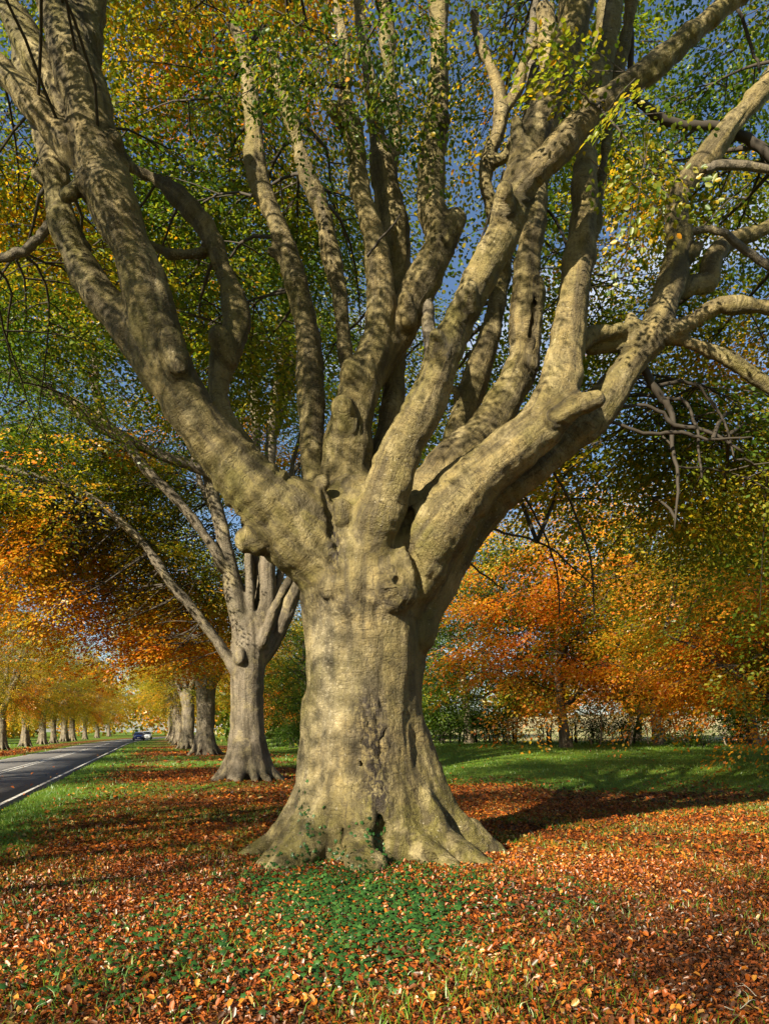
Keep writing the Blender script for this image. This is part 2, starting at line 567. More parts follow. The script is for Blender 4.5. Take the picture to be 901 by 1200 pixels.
def spray_template(rng, n_side=9, leaf=.075, Lm=.85, step=.065):
    """a flat beech spray: zigzag twig along +x, leaves in the xy plane"""
    P, D, S = [], [], []
    for i in range(n_side):
        t = (i + .6) / n_side
        s = 1 if i % 2 else -1
        base = np.array([t * Lm, .015 * s, -.10 * t * t * Lm])
        ang = s * (rng.uniform(.6, 1.0))
        ln = Lm * .48 * (1 - t * .65) * rng.uniform(.7, 1.15)
        d = np.array([math.cos(ang), math.sin(ang), -.1])
        k = max(2, int(ln / step))
        for j in range(k):
            u = (j + .7) / k
            q = base + d * ln * u
            sg = 1 if j % 2 else -1
            aa = ang + sg * rng.uniform(.45, .95)
            P.append(q); D.append([math.cos(aa), math.sin(aa), rng.uniform(-.35, .1)]); S.append(leaf * rng.uniform(.7, 1.15))
        P.append(base + d * ln); D.append([math.cos(ang), math.sin(ang), -.15]); S.append(leaf * rng.uniform(.8, 1.15))
    P.append([Lm, 0, -.1 * Lm]); D.append([1, 0, -.2]); S.append(leaf)
    P = np.array(P); D = unit(np.array(D)); S = np.array(S)
    Nn = unit(np.array([0, 0, 1.0]) + rng.normal(size=P.shape) * .38)
    Nn = unit(Nn - D * (Nn * D).sum(1, keepdims=True))
    P[:, 2] += rng.normal(size=len(P)) * .02
    return P, D, Nn, S

_r = np.random.default_rng(5)
T_FINE = [spray_template(_r) for _ in range(8)]                                     # true size leaves
T_MID = [spray_template(_r, 7, .105, .95, .115) for _ in range(8)]                  # trees further off
T_FAR = [spray_template(_r, 6, .19, 1.25, .22) for _ in range(6)]                   # far trees

def place_sprays(O, Dr, templates, rng, hi=False, droop=.0, scale=(.8, 1.25), tint=None):
    """O origins, Dr directions; returns V, F, leaf tint per face"""
    n = len(O)
    D = unit(Dr + np.array([0, 0, -droop]))
    up = unit(np.array([0, 0, 1.0]) + rng.normal(size=(n, 3)) * .30)
    side = unit(np.cross(up, D)); up = np.cross(D, side)
    sc = rng.uniform(scale[0], scale[1], n)
    pick = rng.integers(0, len(templates), n)
    flip = np.where(rng.random(n) < .5, 1.0, -1.0)
    Vs, Fs, Ts, off = [], [], [], 0
    for k, (P, d, nn, S) in enumerate(templates):
        m = np.where(pick == k)[0]
        if not len(m): continue
        B = np.stack([D[m], side[m] * flip[m][:, None], up[m]], 1)      # rows: basis
        q = lambda A: np.einsum('kj,njc->nkc', A, B)
        PP = O[m][:, None] + q(P) * sc[m][:, None, None]
        DD, NN = q(d), q(nn)
        SS = np.repeat(S[None], len(m), 0) * sc[m][:, None] * rng.uniform(.85, 1.15, (len(m), len(S)))
        PP, DD, NN = PP.reshape(-1, 3), DD.reshape(-1, 3), NN.reshape(-1, 3)
        V, F = leaf_quads(PP, DD, NN, SS.ravel(), hi)
        tt = (tint[m][:, None] + rng.normal(size=(len(m), len(S))) * .075).ravel()
        if hi: tt = np.repeat(tt, 2)
        Vs.append(V); Fs.append(F + off); Ts.append(tt); off += len(V)
    return np.vstack(Vs), np.vstack(Fs), np.clip(np.concatenate(Ts), 0, 1)

def leaf_mesh(name, parts, mat):
    off, Vs, Fs, Ts = 0, [], [], []
    for V, F, T in parts:
        Vs.append(V); Fs.append(F + off); Ts.append(T); off += len(V)
    me = np_mesh(name, np.vstack(Vs), np.vstack(Fs), mat, smooth=False)
    face_attr(me, 'tint', np.concatenate(Ts))
    return me

def bez(a, b, c, n):
    t = np.linspace(0, 1, n)[:, None]
    return (1 - t) ** 2 * a + 2 * t * (1 - t) * b + t * t * c

def grow(rng, limb_pts, centre, radii, n1, n2=6, sp=.34, keep=None, inner=.45, r1=.045, len2=(.9, 2.3), lowbias=1.0, tubes=None, drop=.25, zmin=-99, sides=(5, 4), rise=1.3, far=7.5):
    r1 = min(r1, .034)
    """secondary branches from the limbs into the crown's volume; returns spray origins and directions"""
    LP = np.asarray(limb_pts); centre = np.asarray(centre, float); radii = np.asarray(radii, float)
    O, D = [], []
    done = tries = 0
    while done < n1 and tries < n1 * 25:
        tries += 1
        u = rand_unit(rng, 1)[0]
        tgt = centre + u * radii * rng.uniform(inner, 1.0) ** .7
        if tgt[2] < zmin: continue
        if keep is not None and not keep(tgt): continue
        dd = np.linalg.norm(LP - tgt, axis=1) + np.maximum(0, LP[:, 2] - tgt[2] + .3) * rise + rng.random(len(LP)) * 1.2
        st = LP[np.argmin(dd)]
        ln = np.linalg.norm(tgt - st)
        if ln < .6 or ln > far: continue
        mid = (st + tgt) / 2 + np.array([0, 0, (.18 if tgt[2] > st[2] else .06) * ln]) + rng.normal(size=3) * .10 * ln
        P = bez(st, mid, tgt, 9); P[1:-1] += np.stack([np.convolve(q, [.25, .5, .25], 'same') for q in (rng.normal(size=(7, 3)) * .016 * ln).T], -1)
        if keep is not None and not (keep(P[4]) and keep(P[6])): continue
        done += 1
        if tubes is not None:
            rr = min(r1, .008 * ln + .006)
            tubes.add(P, np.linspace(rr, .007, 9), sides[0])
        T = unit(np.gradient(P, axis=0))
        for _ in range(n2):
            t = rng.uniform(.30, 1.0); i = int(t * 8)
            p0 = P[i]
            az = rng.choice([-1, 1]) * rng.uniform(.4, 1.3)
            c, s = math.cos(az), math.sin(az)
            d = T[i]; d = np.array([d[0] * c - d[1] * s, d[0] * s + d[1] * c, d[2] * .35 + rng.uniform(-drop, .25)])
            d = d / np.linalg.norm(d)
            l2 = rng.uniform(*len2)
            p2 = p0 + d * l2 + np.array([0, 0, -.12 * l2 * l2 * drop * 2])
            Q = bez(p0, p0 + d * l2 * .5 + np.array([0, 0, .06 * l2]), p2, 6)
            if keep is not None and not (keep(Q[2]) and keep(Q[5])): continue
            if tubes is not None: tubes.add(Q, np.linspace(.013, .004, 6), sides[1], cap=False)
            k = max(2, int(l2 / sp))
            for j in range(k):
                uu = (j + rng.uniform(.3, .9)) / k
                f = uu * 5; a = min(int(f), 4)
                o = Q[a] + (Q[a + 1] - Q[a]) * (f - a)
                sgn = 1 if j % 2 else -1
                az = sgn * rng.uniform(.4, 1.0)
                c, s = math.cos(az), math.sin(az)
                e = np.array([d[0] * c - d[1] * s, d[0] * s + d[1] * c, d[2] * .4 - rng.uniform(0, drop)])
                O.append(o); D.append(e)
            O.append(p2); D.append(d + np.array([0, 0, -drop]))
    O = np.array(O); D = unit(np.array(D))
    if keep is not None:
        k = np.array([keep(o) for o in O + D * .5])
        O, D = O[k], D[k]
    return O, D

def wave(P, seed, wl=4.0):
    return fbm(np.asarray(P) / wl + 37.7 * seed, 2, seed) / 1.2

def project(p):
    return CX + FOC * p[0] / p[1], HY - FOC * (p[2] - EYE) / p[1]

# ================================================================== GROUND AND ROAD
def road_right(y):
    y = np.asarray(y, float)
    return -3.07 - .301 * y + .0007 * np.maximum(0, y - 90) ** 2
ROAD_W = 5.4

def litter_amount(x, y):
    x = np.asarray(x, float); y = np.asarray(y, float)
    P = np.stack([x, y, 0 * x], -1).reshape(-1, 3)
    n1 = fbm(P / 3.1, 3, 21).reshape(x.shape); n2 = fbm(P / 1.1, 2, 25).reshape(x.shape)
    d = np.hypot(x - MAIN[0] - .5, (y - MAIN[1] + 1.5) * .95)
    near = sstep(16.0, 8.5, d + 2.6 * n1 + .9 * n2 + np.maximum(0, -x - 3) * .45)
    row = np.abs(x + .1 + .287 * (y - 9.3))
    rowm = sstep(8.5, 2.0, row) * sstep(5, 14, y) * np.clip(.60 + .55 * n1 + .3 * n2, 0, 1)
    edge = sstep(.4, 2.2, x - road_right(y))
    left = sstep(.3, 1.2, road_right(y) - ROAD_W - x) * sstep(5.5, 2.5, road_right(y) - ROAD_W - x) * .9
    return np.clip(np.maximum(np.maximum(near, rowm) * edge, left), 0, 1)

def graded(lo, hi, c, fine, n):
    t = np.linspace(-1, 1, n)
    k = 4.6
    g = np.sinh(t * k) / np.sinh(k)
    return c + np.where(g < 0, -g * (lo - c), g * (hi - c))
gx = graded(-900, 900, 0.0, .1, 240)
gy = graded(-500, 1600, 9.0, .1, 250)
GX, GY = np.meshgrid(gx, gy, indexing='ij')
near_m = np.exp(-((GX) ** 2 + (GY - 9) ** 2) / 500.0)
GZ = gz(GX, GY)
bump = fbm(np.stack([GX, GY, 0 * GX], -1).reshape(-1, 3) / 1.6, 3, 3).reshape(GX.shape)
offroad = 1 - sstep(-.6, .2, np.minimum(road_right(GY) - GX, GX - road_right(GY) + ROAD_W))
GZ = GZ + (bump * .045 + .03) * near_m * offroad
ii = np.arange(len(gx) - 1)[:, None] * len(gy); jj = np.arange(len(gy) - 1)[None]
GF = np.stack([ii + jj, ii + len(gy) + jj, ii + len(gy) + jj + 1, ii + jj + 1], -1).reshape(-1, 4)

def ground_mat():
    N = NT('leaf_strewn_turf')
    pos = N.n('TexCoord').outputs['Object']
    at = N.n('Attribute'); at.attribute_name = 'litter'
    # turf
    g1 = N.noise(pos, .35, 4, .6); g2 = N.noise(pos, 9.0, 6, .7)
    gm = N.n('Mapping'); gm.inputs['Scale'].default_value = (60, 14, 10); N.l(pos, gm.inputs['Vector'])
    g3 = N.noise(gm.outputs[0], 1.0, 3, .6)
    turf = N.mix(N.ramp(g1, [(.35, (0, 0, 0)), (.65, (1, 1, 1))]), (.090, .170, .012), (.17, .22, .018))
    turf = N.mix(N.ramp(g2, [(.4, (0, 0, 0)), (.68, (1, 1, 1))]), turf, (.028, .070, .008))
    turf = N.mix(N.math('MULTIPLY', N.ramp(g3, [(.56, (0, 0, 0)), (.70, (1, 1, 1))]), .55), turf, (.17, .19, .035))
    # flattened leaves
    vo = N.n('TexVoronoi'); vo.inputs['Scale'].default_value = 17.0
    wob = N.n('Mapping'); wob.inputs['Scale'].default_value = (1, 1.25, 1); N.l(pos, wob.inputs['Vector']); N.l(wob.outputs[0], vo.inputs['Vector'])
    sep = N.n('SeparateColor'); N.l(vo.outputs['Color'], sep.inputs[0])
    lit = N.ramp(sep.outputs[0], LIT_STOPS)
    lit = N.mix(N.ramp(vo.outputs['Distance'], [(.5, (0, 0, 0)), (.75, (1, 1, 1))]), lit, (.05, .025, .012))
    soil = N.mix(N.ramp(N.noise(pos, 2.0, 5, .6), [(.35, (0, 0, 0)), (.7, (1, 1, 1))]), lit, N.mix(.5, lit, (.045, .026, .014)))
    nz = N.noise(pos, 5.0, 6, .7)
    f = N.math('ADD', at.outputs['Fac'], N.math('MULTIPLY_ADD', nz, 1.1, -.55))
    f = N.ramp(f, [(.40, (0, 0, 0)), (.60, (1, 1, 1))])
    c = N.mix(f, turf, soil)
    sb = N.n('Attribute'); sb.attribute_name = 'stubble'
    c = N.mix(sb.outputs['Fac'], c, N.mix(g2, (.34, .28, .13), (.46, .40, .22)))
    h = N.math('MULTIPLY_ADD', g2, .6, N.math('MULTIPLY', sep.outputs[1], .5))
    h = N.math('ADD', h, N.math('MULTIPLY', g3, .5))
    bp = N.n('Bump'); bp.inputs['Strength'].default_value = .9; bp.inputs['Distance'].default_value = .05; N.l(h, bp.inputs['Height'])
    p = N.n('BsdfPrincipled'); p.inputs['Roughness'].default_value = .9; p.inputs['Specular IOR Level'].default_value = .15
    N.l(c, p.inputs['Base Color']); N.l(bp.outputs[0], p.inputs['Normal']); N.l(p.outputs[0], N.out.inputs['Surface'])
    return N.m
me = np_mesh('ground', np.stack([GX, GY, GZ], -1).reshape(-1, 3), GF, ground_mat())
vert_attr(me, 'litter', litter_amount(GX, GY).ravel())
vert_attr(me, 'stubble', (sstep(56, 62, GY) * sstep(-2, 4, GX + .25 * (GY - 50))).ravel())
ground = tag(link('ground', me), kind='structure')

def asphalt():
    N = NT('worn_asphalt')
    pos = N.n('TexCoord').outputs['Object']
    a = N.noise(pos, .5, 5, .6); b = N.noise(pos, 70.0, 3, .7); d = N.noise(pos, 3.0, 6, .7)
    c = N.mix(N.ramp(a, [(.3, (0, 0, 0)), (.7, (1, 1, 1))]), (.075, .072, .070), (.105, .100, .095))
    c = N.mix(N.ramp(b, [(.35, (0, 0, 0)), (.7, (1, 1, 1))]), c, N.mix(.5, c, (.15, .145, .14)))
    c = N.mix(N.ramp(d, [(.66, (0, 0, 0)), (.74, (.7, .7, .7))]), c, (.13, .075, .035))
    bp = N.n('Bump'); bp.inputs['Strength'].default_value = .6; bp.inputs['Distance'].default_value = .008; N.l(b, bp.inputs['Height'])
    p = N.n('BsdfPrincipled'); p.inputs['Roughness'].default_value = .75
    N.l(c, p.inputs['Base Color']); N.l(bp.outputs[0], p.inputs['Normal']); N.l(p.outputs[0], N.out.inputs['Surface'])
    return N.m
def line_paint():
    N = NT('road_paint')
    pos = N.n('TexCoord').outputs['Object']
    f = N.noise(pos, 9.0, 6, .75)
    c = N.mix(N.ramp(f, [(.44, (0, 0, 0)), (.58, (1, 1, 1))]), (.66, .65, .60), (.15, .145, .14))
    p = N.n('BsdfPrincipled'); p.inputs['Roughness'].default_value = .7
    N.l(c, p.inputs['Base Color']); N.l(p.outputs[0], N.out.inputs['Surface'])
    return N.m
def strip(name, off_a, off_b, z, mat, y0=-40, y1=300, step=3.0, ragged=0.0):
    """ribbon along the road between two offsets left of its right-hand edge"""
    ys = np.arange(y0, y1, step)
    xr = road_right(ys)
    jit = (lambda s: ragged * vnoise(np.stack([ys * .9, 0 * ys + s, 0 * ys], -1), s)) if ragged else (lambda s: 0)
    V = np.concatenate([np.stack([xr - off_a + jit(1), ys, 0 * ys + z], -1), np.stack([xr - off_b + jit(2), ys, 0 * ys + z], -1)])
    n = len(ys); i = np.arange(n - 1)
    return np_mesh(name, V, np.stack([i, i + 1, i + n + 1, i + n], -1), mat)
M_PAINT = line_paint()
# road body with real depth
ys = np.arange(-40, 300, 1.0); n = len(ys); xr = road_right(ys)
e1 = .10 * vnoise(np.stack([ys * .8, 0 * ys, 0 * ys], -1), 1); e2 = .10 * vnoise(np.stack([ys * .8, 0 * ys, 0 * ys], -1), 2)
prof = [(0 + e1, -.10), (0 + e1, .018), (ROAD_W * .5, .045), (ROAD_W + e2, .018), (ROAD_W + e2, -.10)]
V = np.concatenate([np.stack([xr - o, ys, 0 * ys + z], -1) for o, z in prof])
i = np.arange(n - 1)
F = np.concatenate([np.stack([i + k * n, i + k * n + 1, i + (k + 1) * n + 1, i + (k + 1) * n], -1) for k in range(4)])
road = tag(link('road', np_mesh('road', V, F, asphalt(), smooth=False)), kind='structure')
cz = .045
for a, b in ((ROAD_W / 2 - .20, ROAD_W / 2 - .08), (ROAD_W / 2 + .08, ROAD_W / 2 + .20)):
    zz = .018 + (.027) * (min(a, b) / (ROAD_W / 2) if a < ROAD_W / 2 else (ROAD_W - b) / (ROAD_W / 2)) + .006
    link('centre_line', strip('centre_line', a, b, zz, M_PAINT), road)
for a, b in ((.18, .28), (ROAD_W - .28, ROAD_W - .18)):
    zz = .018 + .027 * (.28 / (ROAD_W / 2)) + .005
    link('edge_line', strip('edge_line', a, b, zz, M_PAINT), road)

# ================================================================== THE BIG BEECH
MB = np.array([MAIN[0], MAIN[1], 0.0])
def px_chain(rows, sub=5, seed=0, lump=.06):
    """rows of (px, py, depth, half width in px) -> world centre line and radii"""
    P = np.array([W(a, b, c) for a, b, c, d in rows]); R = np.array([d / FOC * c for a, b, c, d in rows]) * .93
    Q = catmull(np.column_stack([P, R]), sub)
    P, R = Q[:, :3], np.maximum(Q[:, 3], .02)
    if lump:
        al = np.cumsum(np.r_[0, np.linalg.norm(np.diff(P, axis=0), axis=1)])
        R = R * (1 + lump * vnoise(np.stack([al * 2.2, 0 * al + seed * 7.1, 0 * al], -1), 77))
        J = np.stack([vnoise(np.stack([al * 1.6, 0 * al + seed * 3.3 + k, 0 * al], -1), 78) for k in range(3)], -1)
        P = P + J * R[:, None] * .10
    return P, R

A_ = 'limb'
LIMBS = [  # every entry one limb with its forks: list of chains
 # 0 great left limb
 [[(412,668,9.5,60),(350,618,9.3,52),(293,565,9.1,39),(258,526,9.0,33),(217,470,8.9,31),(190,412,8.85,31),(172,350,8.8,30),(157,300,8.75,28),(138,245,8.7,29),(121,200,8.7,31),(108,150,8.7,30),(95,100,8.7,30),(80,48,8.7,27),(62,0,8.7,25),(45,-60,8.7,22)],
  [(92,85,8.75,22),(103,35,8.8,20),(108,-10,8.8,20),(116,-60,8.8,18)],
  [(116,200,8.75,24),(90,172,8.75,21),(65,150,8.75,18),(38,122,8.72,17),(0,82,8.7,17),(-40,45,8.7,16)],
  [(95,155,8.95,14),(73,112,9.0,15),(50,77,9.05,16),(27,38,9.1,17),(5,0,9.1,17),(-20,-40,9.1,16)],
  [(310,628,9.15,25),(290,632,9.12,13)], [(100,215,8.62,12),(78,228,8.55,9)], [(132,172,8.62,16),(136,163,8.58,11)],
  [(200,400,8.65,14),(208,430,8.62,13)]],
 # 1 pale left side limb
 [[(192,440,8.95,28),(152,386,9.0,26),(118,350,9.05,24),(90,300,9.1,21),(76,255,9.12,19),(68,215,9.15,17),(60,180,9.2,17),(50,150,9.25,15),(36,100,9.3,13),(20,40,9.4,10),(10,-20,9.5,9)],
  [(58,206,9.1,11),(44,206,9.05,8)]],
 # 2 front diagonal limb with two forks
 [[(436,632,9.15,36),(452,585,8.95,31),(473,527,8.8,25),(496,480,8.7,23),(516,425,8.65,22),(535,385,8.6,21),(553,346,8.55,21),(570,312,8.5,20),(586,280,8.5,20),(601,238,8.5,20),(614,195,8.5,19),(633,143,8.6,19),(647,100,8.6,20),(664,50,8.6,21),(676,0,8.6,21),(690,-60,8.6,19)],
  [(600,240,8.5,18),(622,208,8.4,17),(643,187,8.35,16),(687,140,8.3,16),(717,113,8.25,15),(760,80,8.2,15),(800,47,8.15,14),(850,7,8.1,13),(900,-40,8,12)],
  [(610,180,8.45,12),(604,142,8.4,9)], [(590,245,8.35,12),(590,224,8.2,8)], [(552,360,8.4,13),(550,338,8.28,8)], [(513,408,8.5,13),(511,395,8.4,9)]],
 # 3 big right limb that turns upright
 [[(462,700,9.5,42),(494,645,9.35,44),(526,600,9.25,41),(560,562,9.2,36),(598,528,9.1,33),(630,499,9.1,31),(652,462,9.1,27),(660,420,9.15,25),(666,380,9.2,24),(672,340,9.2,22),(678,290,9.2,20),(683,240,9.25,17),(686,195,9.3,15),(692,150,9.3,15),(700,100,9.35,16),(709,55,9.4,17),(715,0,9.4,17),(722,-60,9.4,16)],
  [(642,492,9.0,20),(672,476,8.95,15),(697,468,8.9,11)],
  [(672,350,9.45,10),(692,280,9.55,9),(700,240,9.6,8),(707,195,9.6,8),(713,150,9.6,8),(722,90,9.6,9),(735,30,9.6,9),(742,-30,9.6,9)],
  [(668,408,9.3,13),(690,394,9.5,11),(717,388,9.6,9),(745,384,9.7,10)]],
 # 4 outer right limb and its crooked forks
 [[(490,745,9.65,20),(500,705,9.75,27),(530,640,9.8,28),(580,582,9.75,24),(620,552,9.7,20),(655,524,9.7,20),(690,492,9.7,21),(720,453,9.75,21),(742,422,9.8,19),(766,392,9.8,20),(779,357,9.9,17),(790,317,10,16),(795,283,10,15),(791,250,10.05,13),(799,218,10.1,14),(824,188,10.1,15),(853,152,10.1,14),(882,117,10.1,13),(910,85,10.1,12),(950,40,10.1,11)],
  [(788,345,10,10),(808,334,10.05,11),(828,330,10.1,11),(833,308,10.1,11),(848,286,10.15,10),(877,276,10.2,8),(912,258,10.2,7)],
  [(762,398,9.75,15),(800,383,9.7,12),(833,362,9.65,9),(853,358,9.6,8),(912,362,9.6,7)],
  [(790,395,9.8,9),(833,411,9.8,8),(867,430,9.8,9),(912,462,9.8,8)],
  [(742,400,9.7,10),(738,372,9.7,7)], [(806,300,9.95,9),(818,290,9.95,6)],
  [(690,410,9.7,7),(735,402,9.75,8)]],
 # 5 centre limb
 [[(416,605,9.9,36),(408,560,9.8,31),(407,530,9.75,29),(410,495,9.7,28),(423,450,9.7,25),(437,413,9.7,22),(446,370,9.65,18),(443,313,9.65,16),(432,263,9.6,15),(421,213,9.6,13),(416,166,9.6,13),(407,133,9.6,13),(405,100,9.6,9),(404,50,9.6,8),(396,15,9.6,7),(385,-40,9.6,6)],
  [(402,140,9.5,10),(390,127,9.4,9)], [(405,500,9.5,15),(402,478,9.4,14)], [(412,440,9.5,14),(411,430,9.45,10)]],
 # 6 broken-topped centre-right limb
 [[(428,445,9.85,20),(460,398,9.85,22),(483,353,9.85,22),(503,313,9.85,22),(514,280,9.85,20),(508,247,9.9,17),(507,213,9.9,16),(509,166,9.9,16),(510,133,9.9,16),(512,100,9.9,14),(514,50,9.9,14),(515,0,9.9,13),(516,-60,9.9,12)],
  [(516,285,9.8,18),(534,256,9.8,12)], [(478,375,9.6,12),(476,350,9.5,10)], [(517,140,9.8,10),(519,104,9.75,8)]],
 # 7 dark upright behind the centre
 [[(440,575,10.1,22),(452,520,10.1,16),(460,480,10.15,15),(462,430,10.2,13),(465,380,10.2,15),(464,330,10.15,17),(462,280,10.1,18),(458,247,10.1,18),(451,213,10.1,17),(447,190,10.1,15),(440,150,10.1,10),(428,67,10.1,8),(421,20,10.1,8),(415,-40,10.1,8)],
  [(452,215,10.2,10),(462,165,10.3,8),(457,110,10.3,9),(455,50,10.3,8),(450,-20,10.3,7)]],
 # 8 tall mossy upright left of centre
 [[(376,605,10.1,20),(367,545,10.3,14),(367,480,10.4,15),(363,420,10.5,15),(356,370,10.6,15),(343,318,10.6,15),(327,267,10.6,14),(312,233,10.7,12),(301,195,10.7,12),(298,160,10.7,12),(295,120,10.7,11),(289,75,10.7,9),(279,40,10.7,8),(260,10,10.7,7),(245,-40,10.7,6)],
  [(335,300,10.6,9),(319,294,10.6,6)]],
 # 9 slim upright
 [[(418,530,10.5,13),(411,470,10.7,10),(405,415,10.8,9),(398,350,10.8,10),(387,300,10.8,10),(377,250,10.8,11),(364,217,10.9,10),(354,185,10.9,9),(343,143,10.9,8),(330,105,11,7),(320,60,11,6),(310,0,11,5),(305,-50,11,5)]],
 # 10 crooked back-left limb
 [[(285,540,9.8,20),(258,470,9.7,12),(260,430,9.8,15),(279,382,9.9,16),(272,350,10,15),(260,310,10,12),(248,277,10,12),(230,253,10,10),(207,230,10,10),(185,212,10,8),(155,196,10,7),(120,172,10.1,6)],
  [(268,420,9.7,11),(259,395,9.6,12)], [(250,292,10,7),(225,297,10.05,6),(200,298,10.1,5.5),(176,286,10.1,5)]],
 # 11 split upright right of centre
 [[(492,590,9.9,32),(530,547,10.05,29),(563,513,10.15,26),(586,480,10.2,24),(603,447,10.2,22),(612,410,10.2,20),(617,347,10.2,18),(621,290,10.2,15),(626,250,10.3,14),(634,200,10.3,12),(640,140,10.3,11),(640,83,10.3,9),(640,30,10.4,11),(637,-40,10.4,10)],
  [(618,430,10.1,14),(628,380,10.05,9),(631,330,10.05,8)]],
 # 12 green back limb
 [[(522,570,10.3,20),(540,495,10.5,16),(556,450,10.6,17),(570,405,10.6,14),(580,360,10.7,12),(591,313,10.7,9),(605,260,10.7,9),(615,200,10.7,8),(620,140,10.7,7),(622,80,10.7,6)],
  [(545,470,10.5,9),(532,457,10.45,7)]],
 # 13 twisting grey limb
 [[(590,310,10.6,9),(580,255,10.6,9),(569,215,10.5,9),(572,186,10.5,9),(584,150,10.5,9),(586,117,10.5,7),(577,87,10.5,6),(566,60,10.5,5.5),(556,27,10.5,5),(555,-30,10.5,5)],
  [(585,135,10.5,6),(606,107,10.5,6),(613,77,10.5,5.5),(628,48,10.5,5)], [(572,190,10.45,7),(590,185,10.4,7),(600,165,10.3,6)]],
]
def build_main():
    rng = np.random.default_rng(3)
    wd = Wood((-5.4, 6.9, -.35), (5.3, 11.9, 11.4), .032)
    names = ['trunk'] + ['limb'] * len(LIMBS)
    # trunk: stacked core, then roots
    prof = [(1040, 438, 98), (1005, 438, 94), (970, 434, 88), (940, 430, 82), (910, 427, 76), (880, 425, 72), (840, 424, 68), (800, 425, 65.5), (748, 425, 66), (710, 424, 69), (670, 424, 71), (635, 424, 66), (610, 424, 54)]
    P = np.array([W(c, y, MAIN[1]) for y, c, h in prof]); R = np.array([h / FOC * MAIN[1] for y, c, h in prof])
    Q = catmull(np.column_stack([P, R]), 3)
    TP, TR = Q[:, :3], Q[:, 3]
    wd.add(TP, TR, .05, 0)
    c0 = np.array([MAIN[0] - .03, MAIN[1], 0])
    def root(ang, reach, r, h=1.25, bend=0.0):
        a = math.radians(ang)
        d = lambda q: np.array([math.cos(a + bend * q), math.sin(a + bend * q), 0])
        pts, rad = [], []
        for q, z, s in ((.42, h + .35, .9), (.56, h * .86, 1.0), (.72, h * .52, 1.0), (.90, h * .27, .95), (1.10, h * .12, .85), (1.30, .02, .68), (1.5, -.07, .5), (1.75, -.2, .3)):
            p = c0 + d(q) * q * reach; p[2] = z + .10
            pts.append(p); rad.append(r * s)
        Q = catmull(np.column_stack([pts, rad]), 4)
        wd.add(Q[:, :3], np.maximum(Q[:, 3], .02), .10, 0)
    # angles: 270 faces the camera, 180 left, 0 right
    root(184, .94, .28, 1.25); root(207, .92, .25, 1.0, .12); root(236, .95, .27, 1.05, -.1); root(262, 1.00, .20, .8, .08)
    root(282, .98, .17, .62, -.08); root(303, 1.02, .20, .75, .10); root(330, 1.10, .24, 1.0, -.05); root(352, 1.10, .30, 1.2, .05)
    root(20, 1.05, .26, 1.1); root(60, 1.0, .28, 1.2); root(100, 1.0, .28, 1.2); root(140, 1.0, .28, 1.2)
    # right-hand fin under the outer limb
    Pf, Rf = px_chain([(478,860,9.75,10),(480,800,9.75,14),(484,750,9.7,17),(494,712,9.72,22),(506,680,9.75,26)], 4, 5, 0)
    wd.add(Pf, Rf, .10, 0)
    # burls and knobs of the trunk top
    def knob(px, py, Y, hw, k=.08, own=0, stretch=0):
        p = W(px, py, Y); r = hw / FOC * Y
        wd.add(np.array([p, p + np.array([0, 0, stretch + 1e-3])]), np.array([r, r * .9]), k, own)
    knob(456, 690, 9.10, 32, .05); knob(402, 606, 8.96, 12, .06, 0, .10); knob(378, 566, 9.1, 11, .04); knob(376, 582, 9.05, 9, .04)
    knob(382, 690, 9.02, 12, .08); knob(484, 586, 9.15, 10, .04, 0, -.12)
    for li, chs in enumerate(LIMBS):
        for ci, rows in enumerate(chs):
            big = len(rows) > 4
            Pc, Rc = px_chain(rows, 5, li * 7 + ci, .07 if big else 0)
            wd.add(Pc, Rc, .09 if ci == 0 else .06, li + 1)
    # hollow at the foot, the seam above it, slits in the split limbs
    def slit(rows, k=.03):
        Pc, Rc = px_chain(rows, 6, 3, 0)
        Pc = Pc + np.stack([.02 * vnoise(np.stack([Pc[:, 2] * 9, 0 * Pc[:, 2], 0 * Pc[:, 2] + q], -1), 5 + q) for q in range(3)], -1)
        wd.cut(Pc, Rc, k)
    slit([(446,1000,8.55,9),(446,985,8.72,11),(444,968,8.84,7)], .06)
    slit([(438,925,8.93,2),(443,958,8.82,5),(446,988,8.66,9),(446,1014,8.50,10)], .07)
    slit([(468,985,8.72,3),(490,998,8.62,6),(520,1014,8.62,7),(545,1026,8.6,6)], .04)
    slit([(362,930,9.05,2),(354,960,8.98,5),(346,1000,8.9,7),(340,1025,8.8,7)], .05)
    slit([(402,950,8.90,2),(404,985,8.75,4),(404,1020,8.55,6)], .05)
    slit([(466,676,8.74,5),(466,680,8.86,4)], .03)
    slit([(380,578,9.02,5),(386,605,8.96,8),(392,632,8.92,7),(400,655,8.90,4)], .04)
    slit([(428,700,8.82,3),(424,668,8.84,4),(436,640,8.80,3)], .04)
    slit([(492,700,9.1,6),(488,660,9.05,8),(478,630,8.98,6)], .05)
    slit([(436,945,8.86,4),(428,915,8.90,4),(424,880,8.94,3.5),(430,850,8.95,3),(424,820,8.955,2.5)], .02)
    slit([(452,960,8.86,4),(447,925,8.90,4),(444,890,8.94,3),(450,850,8.96,3),(446,812,8.97,2.5)], .02)
    slit([(462,350,9.93,3),(466,320,9.95,6),(466,290,9.95,6),(464,262,9.95,3)], .02)
    slit([(621,430,10.02,2.5),(623,390,10.0,4),(626,350,10.02,4),(628,335,10.02,2)], .02)
    slit([(468,640,8.95,5),(474,615,9.0,9),(480,600,9.1,7)], .04)
    V, F = wd.surface()
    own, co, sw = bark_coords(V, wd.chains, len(names))
    co = smooth_co(V, F, own, co, c0)
    N = vnormals(V, F)
    # relief: broad lumps, flutes along the wood, folds, rough seam
    big = fbm(V * 2.3, 3, 31)
